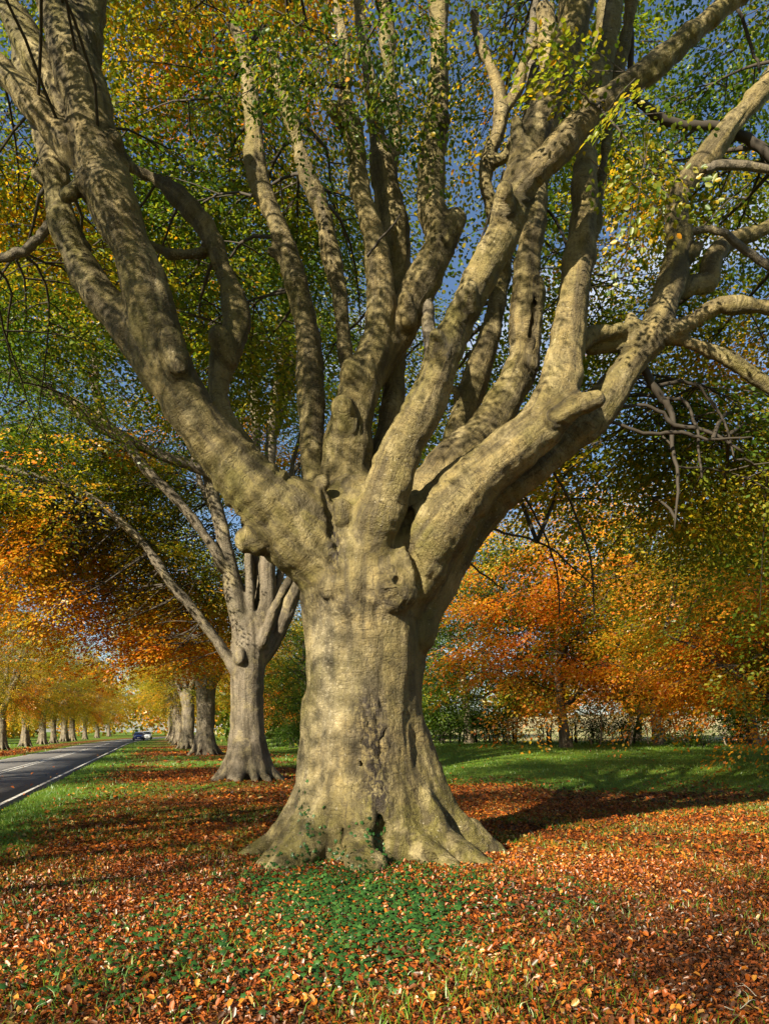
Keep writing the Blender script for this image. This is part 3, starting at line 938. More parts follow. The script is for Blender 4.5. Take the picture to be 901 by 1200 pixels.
    flute = fbm(co * np.array([9, 9, 1.3]), 2, 41)
    fold = fbm(co * np.array([2.2, 2.2, 9.0]), 3, 51)
    nt_ = (own == 0)
    px = CX + FOC * V[:, 0] / V[:, 1]; py = HY - FOC * (V[:, 2] - EYE) / V[:, 1]
    front = N[:, 1] < .15
    seam = np.exp(-((px - (436 + .10 * (py - 860))) / 21.0) ** 2) * sstep(790, 830, py) * sstep(1000, 930, py) * front * nt_
    collar = np.exp(-((py - 705) / 22.0) ** 2) * nt_ * front * .6
    collar = np.maximum(collar, np.exp(-(((px - 392) / 12) ** 2 + ((py - 640) / 42) ** 2)) * front * (V[:, 1] < 9.6))
    rough = np.clip(seam + collar, 0, 1)
    rr = fbm(V * np.array([13, 13, 9]), 3, 61)
    tk = np.where(nt_, .25, 1.0) * sw
    disp = .005 * fbm(V * np.array([8, 8, 8]), 3, 33) + .007 * tk * fbm(co * np.array([4, 4, 15]), 2, 34) + .030 * big + .015 * flute * sw + .012 * fold * tk + np.where(nt_, .026, 0) * fbm(V * np.array([5, 5, 1.6]), 3, 36) + rough * .040 * rr
    foldA = np.exp(-(((px - 285) / 75) ** 2 + ((py - 560) / 90) ** 2)) * (own == 1)
    disp += foldA * .022 * np.sin(co[:, 2] * 32 + 2.5 * big) * (.6 + .4 * flute)
    V = V + N * disp[:, None]
    N = vnormals(V, F)
    lich_sun = np.exp(-(((px - 378) / 20) ** 2 + ((py - 745) / 40) ** 2)) + .9 * np.exp(-(((px - 385) / 18) ** 2 + ((py - 835) / 45) ** 2)) + .6 * np.exp(-(((px - 350) / 30) ** 2 + ((py - 910) / 60) ** 2)) + .35 * np.exp(-(((px - 410) / 40) ** 2 + ((py - 780) / 90) ** 2))  # lichen patches, partly a sunlit patch painted on the trunk
    lich_sun = np.clip(lich_sun * front * nt_, 0, 1)
    t = thing('beech_tree', 'huge pollarded beech in the centre, flared mossy trunk and many spreading limbs', 'tree', tuple(MB), 0, 'beeches of the avenue')
    split_wood(V - MB, F, N, own, names, t, M_BARK, co, {'seam': sw, 'moss': np.clip(.75 * sstep(1.5, .1, V[:, 2]) + .35 * sstep(.3, .9, N[:, 2]), 0, 1), 'lichen_sun': lich_sun, 'rough': np.clip(rough * 1.1, 0, 1)})
    # limbs go on above the photograph's edge
    tb = Tubes(); LP = []
    for li, chs in enumerate(LIMBS):
        for ci, rows in enumerate(chs):
            if len(rows) < 5: continue
            Pc, Rc = px_chain(rows, 5, li * 7 + ci, .07)
            for p in Pc[len(Pc) // 3::3]: 
                if p[2] > 5.5: LP.append(p)
            r = Rc[-1]
            if Pc[-1][2] < 9.2 and abs(Pc[-1][0]) < 4.6: continue
            d = unit(Pc[-1] - Pc[-6])
            ln = 2.0 + r * 26 * rng.uniform(.8, 1.2)
            e = d * .8 + np.array([rng.normal() * .2, rng.normal() * .2 + .05, .35 if d[2] > .3 else .12]); e = e / np.linalg.norm(e)
            Q = bez(Pc[-3], Pc[-3] + d * ln * .45, Pc[-3] + (d * .4 + e * .6) * ln, 12)
            Q[2:] += rng.normal(size=(10, 3)) * .05
            tb.add(Q, np.linspace(r * .98, .025, 12), 8)
            LP += list(Q[2:])
    # thin dead and living branches the photograph shows
    thin = [[(60,262,9.1,6),(42,283,9.1,6),(20,297,9.1,6),(-12,305,9.1,5)],
            [(800,273,9.95,5),(840,270,9.9,4.5),(867,288,9.9,5),(905,315,9.9,5)],
            [(824,200,10,6),(850,193,10,6),(912,200,10,5)],
            [(738,30,9.6,5),(742,110,9.9,5),(767,133,10.1,8),(793,146,10.2,7),(840,148,10.3,7),(875,163,10.3,8),(912,190,10.3,8)],
            [(770,452,10,5),(813,450,10.1,4),(847,493,10.2,3),(860,540,10.2,2)],
            [(775,468,10,4),(800,470,10,4),(815,500,10,3.5),(822,560,10,2.5)],
            [(718,476,9.8,3.5),(763,477,9.9,4),(790,497,10,5),(827,505,10,4),(870,530,10,3)],
            [(705,490,9.7,4),(753,507,9.8,4),(797,507,9.9,4.5),(835,515,9.9,3),(880,512,9.9,2)],
            [(503,425,9.4,8),(503,385,9.6,9),(500,355,9.8,7),(498,320,9.9,5)],
            [(862,0,8.3,4),(878,50,8.4,4),(890,85,8.4,3)],
            [(622,240,10.4,3),(644,250,10.4,3.5),(662,285,10.4,3),(668,330,10.4,2)],
            [(590,200,9.8,3),(575,250,9.8,3),(560,290,9.8,2)],
            [(405,100,9.55,5),(388,100,9.4,4),(372,98,9.3,3),(352,95,9.3,2)],
            [(421,62,9.55,3),(440,30,9.3,3),(462,-5,9.1,2)],
            [(405,72,9.5,3),(385,45,9.2,3),(352,28,9.0,2.2),(310,5,8.9,2)],
            [(712,115,8.2,3.5),(694,122,8.0,2.6),(672,96,7.9,2),(652,82,7.9,1.3)],
            [(700,122,8.15,3),(724,150,8.0,2.5),(755,190,7.95,2),(785,235,7.9,1.2)],
            [(430,300,9.5,3),(470,250,9.4,2)],
            [(752,430,9.9,10),(772,463,10,9),(787,485,10.05,7),(788,522,10.1,5),(794,565,10.1,4),(790,620,10.2,2)],
            [(640,540,9.9,3.5),(668,590,10.3,3),(690,650,10.7,2.4),(696,720,11,1.6)],
            [(560,610,10,3.5),(590,625,10.4,3),(640,640,10.8,2.4),(700,690,11.2,1.6)],
            [(600,565,9.9,3),(625,600,10.4,2.6),(650,660,10.9,2),(655,720,11.2,1.4)],
            [(540,640,10,3),(556,665,10.5,2.4),(590,690,11,1.6)],
            ]
    side_tb = Tubes()
    for k, rows in enumerate(thin):
        tgt_tb = side_tb if 3 <= k <= 7 or k >= 9 else tb
        Pc, Rc = px_chain(rows, 5, 50 + k, 0)
        Pc[1:-1] += rng.normal(size=(len(Pc) - 2, 3)) * .008
        tgt_tb.add(Pc, Rc * (.55 if tgt_tb is side_tb and k != 3 else .8 if tgt_tb is side_tb else 1), 7)
        if k not in (8,): LP += list(Pc[::3])
    LP = np.array(LP)
    me = side_tb.mesh('side_branch', M_TWIG); me.transform(__import__('mathutils').Matrix.Translation(Vector(-MB))); tag(link('side_branch', me, t), kind='stuff')  # dark twig bark here: the side branches' shade put into the colour
    link('upper_branch', tb.mesh('upper_branch', M_BARK2), t)['kind'] = 'stuff'
    for V_ in t.children:
        if V_.name.startswith('upper_branch'): V_.data.transform(__import__('mathutils').Matrix.Translation(Vector(-MB)))
    # crown: mostly behind and above; the inside of the tree is bare
    def keep(p):
        px, py = project(p) if p[1] > .5 else (9999, -9999)
        infr = (-60 < px < 960) and py > -60
        if px > 720 and py > 440 and p[1] > 9.9: return True
        if p[1] < 10.9 and infr: return False
        if p[1] < 8.6 and rng.random() < .7: return False
        if p[1] < 12.5 and infr and py > 420 and px < 560: return False
        if p[1] < 8.0 and p[2] < 8.5: return False
        return True
    tw = Tubes()
    parts = []
    O, D = grow(rng, LP, (.2, 12.2, 11.5), (8.0, 6.5, 6.0), 116, 7, .33, keep, .35, tubes=tw, zmin=5.0, drop=.35)
    Ox, Dx = [], []
    for c_, r_, n_, z_ in (((-3.9, 13.4, 13.0), (2.6, 2.0, 3.0), 13, 6), ((-6.2, 13.6, 8.4), (3.2, 2.4, 4.2), 26, 4.6), ((-3.6, 4.6, 10.6), (4.4, 3.2, 2.4), 15, 8.4), ((2.0, 4.6, 11.0), (3.0, 2.6, 2.0), 6, 9.4)):  # last two clusters: unseen leaves added over the viewpoint to dapple the limbs
        o_, d_ = grow(rng, LP, c_, r_, n_, 6, .34, keep if c_[1] > 9 else (lambda p: project(p)[1] < -40), .2, tubes=tw, zmin=z_, drop=.3, rise=.6, r1=.02)
        Ox.append(o_); Dx.append(d_)
    o_, d_ = grow(rng, LP, (4.2, 10.8, 5.7), (1.5, .8, 1.3), 8, 6, .28, keep, .2, tubes=tw, zmin=4.0, drop=.6, rise=.1, far=3.0)
    Ox.append(o_); Dx.append(d_)
    O2, D2 = grow(rng, LP, (5.2, 11.8, 7.4), (3.2, 2.4, 3.4), 22, 6, .28, keep, .3, tubes=tw, zmin=4.4, drop=.6, rise=.2, far=4.0)
    O = np.vstack([O, O2] + Ox); D = np.vstack([D, D2] + Dx)
    tint = np.clip(.26 + .20 * wave(O, 1, 1.1) + .10 * sstep(9, 3, O[:, 2]), .02, .95)
    hot = 0
    for c_, r_ in (((-3.3, 13, 12.9), 1.0), ((1.5, 13, 12.4), 1.1), ((4.3, 12.8, 9.6), 1.1), ((6.2, 12.8, 7.4), 1.2), ((-5.2, 12.5, 9.6), .9), ((-1, 14.5, 14.5), 1.6)):
        hot = hot + .34 * np.exp(-(((O - np.array(c_)) / np.array([1, 1.8, 1])) ** 2).sum(1) / r_ ** 2)
    parts.append(place_sprays(O, D, T_FINE, rng, False, .1, (.85, 1.25), np.clip(tint + hot, 0, 1)))
    # near sprays hanging across the top of the picture
    O, D = [], []
    def near(px, py, Y, n, sx, sy, dx, dz):
        for _ in range(n):
            O.append(W(px + rng.normal() * sx, py + rng.normal() * sy, Y + rng.normal() * .25))
            D.append([dx + rng.normal() * .6, rng.normal() * .5, dz + rng.normal() * .25])
    near(330, 30, 9.0, 26, 40, 35, -.2, -.35); near(370, 95, 9.1, 18, 35, 35, -.4, -.4); near(450, 40, 9.1, 24, 40, 35, .2, -.4)
    near(440, 110, 9.3, 9, 25, 25, .1, -.5); near(520, 40, 9.2, 8, 30, 30, .3, -.4); near(290, 80, 9.1, 7, 25, 25, -.3, -.4)
    n_a = len(O)
    near(705, 96, 7.9, 11, 26, 8, -.8, .05); near(735, 165, 7.95, 16, 28, 32, .5, -.7)
    O, D = np.array(O), unit(np.array(D))
    tint = np.r_[.20 + .10 * rng.normal(size=n_a), .34 + .07 * rng.normal(size=len(O) - n_a)]
    parts.append(place_sprays(O, D, [tuple(q) for q in T_FINE], rng, True, .15, (.8, 1.0), np.clip(tint, .03, .9)))
    for o, d in zip(O, D):
        tw.add(np.array([o, o + d * .32 - np.array([0, 0, .02]), o + d * .6 - np.array([0, 0, .09])]), np.array([.006, .004, .002]), 4, cap=False)
    for i, (V, F, T) in enumerate(parts): parts[i] = (V - MB, F, T)
    tag(link('crown', leaf_mesh('crown', parts, M_LEAF), t), kind='stuff')
    me = tw.mesh('twig', M_TWIG); me.transform(__import__('mathutils').Matrix.Translation(Vector(-MB)))
    tag(link('twig', me, t), kind='stuff')
    return t
main_tree = build_main()

# ================================================================== THE OTHER BEECHES
from mathutils import Matrix
def shift(me, v): me.transform(Matrix.Translation(Vector(v)))

def grow_crown(rng, t, base, LP, specs, templates, hi, tintf, scale=(.85, 1.2), mat=None, keep=None, droop=.1, rise=1.3, far=7.5):
    tw = Tubes(); Os, Ds = [], []
    for (c, r, n1, n2, sp, inner, zmin, drop) in specs:
        O, D = grow(rng, LP, c, r, n1, n2, sp, keep, inner, tubes=tw, zmin=zmin, drop=drop, rise=rise, far=far)
        Os.append(O); Ds.append(D)
    O, D = np.vstack(Os), np.vstack(Ds)
    V, F, T = place_sprays(O, D, templates, rng, hi, droop, scale, np.clip(tintf(O), 0, 1))
    b = np.array([base[0], base[1], base[2]])
    tag(link('crown', leaf_mesh('crown', [(V - b, F, T)], mat or M_LEAF), t), kind='stuff')
    me = tw.mesh('twig', M_TWIG); shift(me, -b)
    tag(link('twig', me, t), kind='stuff')

def build_second():
    rng = np.random.default_rng(8)
    X, Y = SECOND
    base = np.array([X, Y, 0.0])
    wd = Wood((X - 3.4, Y - 2.2, -.3), (X + 2.8, Y + 2.4, 12.0), .05)
    P = np.array([W(c, y, Y) for y, c, h in ((935,290,27),(915,290,26),(895,289,25),(870,289,24),(840,290,23),(800,290,23),(760,292,24),(735,294,24))])
    R = np.array([h / FOC * Y for h in (23, 22, 21, 20, 19.5, 19.5, 20, 17)])
    wd.add(P, R, .1, 0)
    for k, a in enumerate((185, 218, 245, 268, 292, 318, 345, 10, 60, 110, 150)):
        a = math.radians(a + rng.uniform(-6, 6)); d = np.array([math.cos(a), math.sin(a), 0])
        rows = [(.40, 1.25, .22), (.58, .75, .22), (.74, .42, .20), (.95, .18, .17), (1.2, .05, .12), (1.45, -.08, .07)]
        pts = np.array([base + d * q * .80 + np.array([0, 0, z + .12]) for q, z, r in rows])
        Q = catmull(np.column_stack([pts, [r * rng.uniform(.8, 1.1) for q, z, r in rows]]), 3)
        wd.add(Q[:, :3], Q[:, 3], .12, 0)
    limbs = [[(285,765,23.5,17),(279,713,23.4,13),(267,657,23.3,11),(257,607,23.3,9),(247,567,23.3,8),(236,520,23.3,7),(222,450,23.3,6),(210,380,23.3,5)],
             [(303,755,23.6,14),(312,700,23.7,12),(313,663,23.7,12),(318,600,23.8,9),(317,523,23.8,7),(327,490,23.9,7),(339,440,24,8),(340,400,24,7),(335,340,24,6),(338,270,24,5)],
             [(300,775,23.7,14),(318,750,24,14),(334,718,24.1,13),(346,686,24.2,12),(362,640,24.3,10),(385,570,24.4,8),(410,500,24.5,7)],
             [(308,752,23.3,7),(318,722,23.2,6),(328,700,23.1,5.5),(341,676,23.0,5),(360,640,22.9,4)],
             [(292,740,23.4,7),(293,690,23.4,6),(291,655,23.4,6),(296,590,23.4,5.5),(300,510,23.4,6),(297,440,23.4,5.5),(292,390,23.4,5),(262,320,23.4,4)],
             [(276,782,23.3,10),(264,765,23.2,8),(247,740,23,7),(223,710,22.8,7),(200,684,22.6,6.5),(170,640,22.4,5.5),(145,615,22.2,5),(110,585,22,4),(70,565,21.8,3.4),(20,552,21.6,2.6)],
             [(262,665,23.2,8),(253,645,23,7),(225,607,22.8,6.5),(200,578,22.6,6),(175,555,22.4,6),(145,515,22.2,7),(120,495,22,7),(90,474,21.8,7),(55,460,21.6,7),(0,435,21.3,7),(-50,415,21,6)],
             [(250,556,23,8),(235,548,22.9,8),(200,537,22.7,7),(165,522,22.5,7),(140,512,22.3,7)],
             [(128,500,22.1,6),(122,490,22,6),(112,455,21.9,5.5),(111,422,21.9,5),(100,395,21.9,5),(86,370,21.9,4.5),(40,338,21.9,4),(-10,305,21.9,4)],
             [(315,560,23.8,7),(320,480,23.7,7),(328,430,23.7,6),(331,385,23.7,5),(336,320,23.7,4)]]
    names = ['trunk'] + ['limb'] * len(limbs)
    LP = []
    for li, rows in enumerate(limbs):
        Pc, Rc = px_chain(rows, 5, 90 + li, .06)
        wd.add(Pc, np.maximum(Rc * .92, .06), .13 if li < 6 else .06, li + 1)
        LP += list(Pc[4::2])
    # pollard scars on the bole
    for px, py, hw in ((281, 772, 8),):
        p = W(px, py, 23.05); wd.add(np.array([p, p + [0, 0, .2]]), np.array([hw / FOC * 23, hw / FOC * 18]), .06, 0)
    V, F = wd.surface()
    own, co, sw = bark_coords(V, wd.chains, len(names))
    co = smooth_co(V, F, own, co, base)
    N = vnormals(V, F)
    V = V + N * (.03 * fbm(V * 2.0, 3, 71) + sw * .02 * fbm(co * np.array([5, 5, .8]), 2, 72))[:, None]
    N = vnormals(V, F)
    t = thing('beech_tree', 'second beech along, fluted grey trunk just left of and behind the huge beech', 'tree', tuple(base), 0, 'beeches of the avenue')
    split_wood(V - base, F, N, own, names, t, M_BARK2, co, {'seam': sw})
    tb = Tubes()
    for li, rows in enumerate(limbs):
        Pc, Rc = px_chain(rows, 5, 90 + li, .06)
        inside = (Pc[-1][0] > X - 3.2) and (Pc[-1][2] < 11.8)
        k0 = 0 if not inside else len(Pc) - 3
        # the far reach of each limb, then its natural end
        d = unit(Pc[-1] - Pc[-5])
        ext = np.array([Pc[-1] + d * q + np.array([0, 0, .12 * q * q]) for q in (.6, 1.3, 2.0, 2.8)])
        i0 = next((i for i, p in enumerate(Pc) if p[0] < X - 3.1 or p[2] > 11.6), len(Pc) - 2)
        i0 = max(0, i0 - 3)
        PP = np.vstack([Pc[i0:], ext]); RR = np.r_[np.maximum(Rc[i0:], .07), Rc[-1] * np.array([.85, .65, .4, .2])]
        tb.add(PP, RR, 8); LP += list(ext)
    # free upper limbs
    for k in range(7):
        a = rng.uniform(0, 2 * np.pi); s = np.array([X + .2, Y + .2, 4.6])
        e = s + np.array([math.cos(a) * rng.uniform(2, 4.5), abs(math.sin(a)) * rng.uniform(1, 4.5), rng.uniform(6, 9.5)])
        Q = bez(s, s + np.array([0, 0, 3.5]) + (e - s) * [.3, .3, 0], e, 14); Q[1:-1] += rng.normal(size=(12, 3)) * .08
        tb.add(Q, np.linspace(.17, .03, 14), 8); LP += list(Q[4:])
    me = tb.mesh('upper_branch', M_BARK2); shift(me, -base); tag(link('upper_branch', me, t), kind='stuff')
    LP = np.array(LP)
    def tintf(O):
        low = sstep(9.5, 4.5, O[:, 2] + 1.2 * wave(O, 31, 2.0)); leftm = sstep(X + 1.5, X - 2.5, O[:, 0])
        return .26 + .15 * wave(O, 3, 2.2) + .33 * low * leftm + sstep(.2, .5, wave(O, 4, 2.6)) * .32 * (1 - low * leftm)
    def keep(p):
        px, py = project(p)
        if p[1] < 14: return False
        if p[1] < 22.6 and px > 110 and 420 < py < 800: return False
        return not (255 < px < 330 and py > 560 and p[1] < 24.5) and not (p[2] < 3.4)
    grow_crown(rng, t, base, LP, [((X - 4.0, Y + .3, 6.0), (4.9, 5.0, 2.9), 100, 6, .33, .25, 3.2, .35), ((X, Y + .5, 11.0), (7.5, 6.0, 5.5), 108, 6, .34, .4, 5.5, .25), ((X - 5.5, Y - .5, 9.2), (4.5, 4.0, 2.2), 46, 6, .34, .25, 6.5, .3), ((X - 3.5, Y, 13.0), (7.5, 6.0, 4.5), 56, 6, .34, .3, 8.5, .25)], T_MID, False, tintf, keep=keep, rise=.15, far=4.8)
    return t
second_tree = build_second()

def build_pollard(label, seed, nl, crown, zlow, tintf, n1=100, templates=T_MID, n2=6, group='beeches of the avenue', trunk_h=3.6, trunk_r=.57, scale=(.85, 1.2), sp=.34):
    """an avenue beech standing at the origin"""
    rng = np.random.default_rng(seed)
    base = np.zeros(3)
    wd = Wood((-2.6, -2.6, -.3), (2.6, 2.6, 8.0), .07)
    ph = rng.uniform(0, 6)
    P = np.array([[.03 * math.sin(z + ph), .03 * math.cos(z), z] for z in (-.25, .3, .9, 1.6, 2.4, trunk_h)])
    wd.add(P, trunk_r * np.array([1.16, 1.08, 1.0, .95, .98, 1.02]), .1, 0)
    for k in range(9):
        a = k / 9 * 2 * np.pi + rng.uniform(-.25, .25); d = np.array([math.cos(a), math.sin(a), 0])
        rows = [(.5, 1.3, .25), (.7, .7, .24), (.9, .36, .2), (1.15, .12, .16), (1.4, -.02, .10)]
        pts = np.array([d * q * trunk_r / .68 + [0, 0, z] for q, z, r in rows])
        Q = catmull(np.column_stack([pts, [r * rng.uniform(.7, 1.0) * trunk_r / .68 for q, z, r in rows]]), 3)
        wd.add(Q[:, :3], Q[:, 3], .14, 0)
    tb = Tubes(); LP = []
    names = ['trunk'] + ['limb'] * nl
    for k in range(nl):
        a = k / nl * 2 * np.pi + rng.uniform(-.3, .3) + ph; lean = rng.uniform(.45, 1.15) if k % 3 else rng.uniform(.15, .4)
        ln = rng.uniform(7.5, 9.5); d = np.array([math.cos(a) * math.sin(lean), math.sin(a) * math.sin(lean), math.cos(lean)])
        s = np.array([math.cos(a) * .25, math.sin(a) * .25, trunk_h - .25 - rng.uniform(0, .5)])
        Q = bez(s, s + d * ln * .5, s + d * ln * .7 + np.array([d[0], d[1], 0]) * .6 + [0, 0, ln * .38], 20)
        Q[2:] += np.cumsum(rng.normal(size=(18, 3)) * .05, 0)
        r = np.linspace(rng.uniform(.24, .34), .035, 20) * (1 + .06 * rng.normal(size=20))
        wd.add(Q, np.maximum(r, .10), .16, k + 1)
        j = next((i for i, p in enumerate(Q) if np.abs(p[:2]).max() > 2.3 or p[2] > 7.7), 19)
        j = max(0, j - 3)
        if j < 17: tb.add(Q[j:], r[j:], 7)
        LP += list(Q[5:])
        for _ in range(2):
            i = rng.integers(5, 14); e = Q[i] + (unit(rng.normal(size=3)) * [1, 1, .3] + d * .6 + [0, 0, .3]) * rng.uniform(1.8, 3.2)
            B = bez(Q[i], (Q[i] + e) / 2 + [0, 0, .4], e, 9)
            tb.add(B, np.linspace(r[i] * .55, .02, 9), 6); LP += list(B[2:])
    V, F = wd.surface()
    own, co, sw = bark_coords(V, wd.chains, len(names))
    co = smooth_co(V, F, own, co, base)
    N = vnormals(V, F)
    V = V + N * (.04 * fbm(V * 1.8, 3, 71 + seed) + sw * .03 * fbm(co * np.array([4.5, 4.5, .7]), 2, 72))[:, None]
    N = vnormals(V, F)
    t = thing('beech_tree', label, 'tree', (0, 0, 0), 0, group)
    split_wood(V, F, N, own, names, t, M_BARK2, co, {'seam': sw})
    tag(link('upper_branch', tb.mesh('upper_branch', M_BARK2), t), kind='stuff')
    (c, r) = crown
    grow_crown(rng, t, base, np.array(LP), [(c, r, n1, n2, sp, .4, zlow, .35)], templates, False, tintf, scale)
    return t
gold = lambda O: .44 + .17 * wave(O, 11, 2.4) + sstep(.1, .5, wave(O, 12, 3.0)) * .16 - .16 * sstep(8, 14, O[:, 2])
mixed = lambda O: .36 + .18 * wave(O, 13, 2.6) + sstep(.15, .5, wave(O, 14, 3.2)) * .32
leafy = lambda O: .24 + .14 * wave(O, 15, 2.6) + sstep(.25, .55, wave(O, 16, 3.2)) * .30

def stand(root, x, y, rz, sc):
    root.location = (x, y, float(gz(x, y)) - .02); root.rotation_euler = (0, 0, rz); root.scale = (sc,) * 3
# right-hand row beyond the second tree
pol_a = build_pollard('third beech along, broad grey trunk close behind the second beech', 21, 8, ((0, 0, 10.0), (7.0, 7.0, 6.6)), 4.2, gold, 96, trunk_h=5.2, trunk_r=.62)
stand(pol_a, -12.1, 52, .4, 1.0)
pol_b = build_pollard('avenue beech with pale trunk half hidden left of the third beech', 22, 7, ((0, 0, 9.8), (6.8, 6.8, 6.4)), 4.0, mixed, 90, trunk_h=4.8)
stand(pol_b, -17.9, 70, 2.1, 1.0)
k_ = random.Random(4)
pol_d = build_pollard('second beech trunk from the left across the road, dark and forked', 24, 6, ((0, 0, 8.6), (6.4, 6.4, 6.0)), 2.8, gold, 90, trunk_r=.40, trunk_h=4.6)
stand(pol_d, (50 - CX) / FOC * 93, 93, 2.0, 1.0)
pol_c = build_pollard('half bare beech across the road beside the viewpoint', 23, 12, ((0, 0, 9.4), (6.4, 6.4, 6.2)), 3.2, mixed, 92, n2=6, sp=.44)  # unseen avenue tree; leaf density and limb count shaped for dappled shade
stand(pol_c, -13.9, 1.5, 1.9, 1.0)
def more(src, px, Y, label, sc=1.0, x=None):
    x = (px - CX) / FOC * Y if x is None else x
    return copy_tree(src, (x, Y, float(gz(x, Y)) - .02), k_.uniform(0, 6.28), sc * k_.uniform(.85, 1.2), label, 'beeches of the avenue')
more(pol_a, 211, 88, 'slim-looking avenue beech on the right verge, next past the half hidden pale trunk')
more(pol_b, 206, 106, 'avenue beech on the right verge near the crest, beside the two cars')
more(pol_a, 203, 128, 'last beech visible on the right verge where the road meets the crest')
more(pol_b, 201, 155, 'beech over the crest on the right of the road behind the cars')
# left-hand row across the road
for n_, (px, Y, src, lab) in enumerate((
    (2, 66, pol_d, 'beech at the very left edge across the road, only half its trunk showing'),
    (30, 80, pol_d, 'nearest full trunk across the road, pale and splayed at the foot'),
    (63, 101, pol_d, 'shaded beech of the close pair across the road'),
    (76, 116, pol_d, 'pale beech right after the shaded pair across the road'),
    (85, 128, pol_d, 'thinner pale beech beside it across the road'),
    (100, 150, pol_d, 'thick pale beech near the crest on the far side of the road'),
    (114, 182, pol_d, 'small distant beech left of the road past the thick pale one'),
    (128, 230, pol_d, 'farthest beech left of the road, tiny pale trunk by the crest'))):
    more(src, px, Y, lab)
for x, Y, src, lab in ((-28.6, 50, pol_a, 'beech across the road outside the left edge, crown reaching over the tarmac'),
                       (-23.6, 33, pol_b, 'beech across the road whose orange crown leans in from the left'),
                       (-18.6, 17, pol_c, 'beech across the road level with the huge beech'),
                       (-9.6, -13.5, pol_c, 'beech across the road behind the viewpoint, shading the foreground'),
                       (4.6, -6.5, pol_c, 'beech of the near row just behind the viewpoint')):
    more(src, 0, Y, lab, 1.0, x)

# ================================================================== HEDGEROW TREES AND BUSHES ON THE RIGHT
def build_hedge_tree(label, seed, tintf, crown, zlow, n1=80, trunk_r=.22, h=9, templates=T_MID, scale=(1.0, 1.45)):
    rng = np.random.default_rng(seed)
    t = thing('hedgerow_tree', label, 'tree', (0, 0, 0), 0, 'trees along the field hedge')
    tr = Tubes()
    z = np.linspace(-.2, h, 16)
    P = np.stack([.25 * np.sin(z * .5 + seed), .2 * np.cos(z * .6 + seed), z], -1)
    R = trunk_r * (1.0 - .85 * np.clip(z / h, 0, 1)) + .12 * np.exp(-np.clip(z, 0, 9) * 3)
    tr.add(P, R, 9)
    link('trunk', tr.mesh('trunk', M_BARK2), t)
    tb = Tubes(); LP = []
    for k in range(16):
        i = rng.integers(3, 14); a = rng.uniform(0, 6.28)
        d = np.array([math.cos(a), math.sin(a), rng.uniform(.2, .9)]); ln = rng.uniform(2.5, 5) * (1.1 - i / 22)
        Q = bez(P[i], P[i] + d * ln * .6, P[i] + d * ln + [0, 0, -.1 * ln], 10); Q[1:] += rng.normal(size=(9, 3)) * .06
        tb.add(Q, np.linspace(R[i] * .55 + .01, .015, 10), 6); LP += list(Q[2:])
    LP += list(P[4:])
    tag(link('branch', tb.mesh('branch', M_TWIG), t), kind='stuff')
    grow_crown(rng, t, np.zeros(3), np.array(LP), [(crown[0], crown[1], n1, 6, .36, .25, zlow, .5)], templates, False, tintf, scale, droop=.25)
    return t
rust = lambda O: .64 + .16 * wave(O, 17, .9) - .10 * sstep(6, 10, O[:, 2]) - .34 * sstep(.15, .4, wave(O, 28, 2.0))
yell = lambda O: .33 + .24 * wave(O, 18, .9) + .12 * sstep(.2, .5, wave(O, 19, 2.5))
olive = lambda O: .16 + .18 * wave(O, 20, .9) + .25 * sstep(.2, .5, wave(O, 23, 2.5))
ht_a = build_hedge_tree('rust and orange tree with a dark trunk behind the lawn right of the huge beech', 41, rust, ((0, 0, 6.0), (5.4, 5.0, 5.0)), 1.7, 85)
ht_b = build_hedge_tree('yellow-green tree with a thin blue-grey trunk in the middle of the hedge', 42, yell, ((0, 0, 6.6), (5.6, 5.2, 5.4)), 1.9, 85)
ht_c = build_hedge_tree('dull green tree with rusty patches at the right end of the hedge', 43, olive, ((0, 0, 6.4), (5.6, 5.2, 5.4)), 1.6, 85)
stand(ht_a, 9.6, 41, .3, 1.3); stand(ht_b, 15.6, 44, 1.2, 1.35); stand(ht_c, 21.5, 45, 2.0, 1.35)
def hmore(src, x, Y, sc, label):
    return copy_tree(src, (x, Y, float(gz(x, Y)) - .05), k_.uniform(0, 6.28), sc, label, 'trees along the field hedge')
hmore(ht_c, 4.9, 47, 1.2, 'green tree showing directly right of the huge trunk behind the lawn')
hmore(ht_a, 13.2, 25.5, .95, 'orange-leaved tree leaning in low from the right edge over the lawn')
hmore(ht_b, 16.5, 30, 1.15, 'yellow-green tree whose boughs hang in at the right edge')
hmore(ht_a, 20.5, 62, 1.3, 'tall orange tree showing above the middle of the hedge')
hmore(ht_b, 29.0, 60, 1.3, 'tall yellow tree behind the right end of the hedge')
hmore(ht_c, -6.4, 62, 1.15, 'green tree filling the gap between the second trunk and the huge trunk')
hmore(ht_a, -9.5, 80, 1.2, 'orange tree far back in the gap right of the second trunk')
hmore(ht_c, 0.5, 66, 1.3, 'green tree far behind the huge trunk')

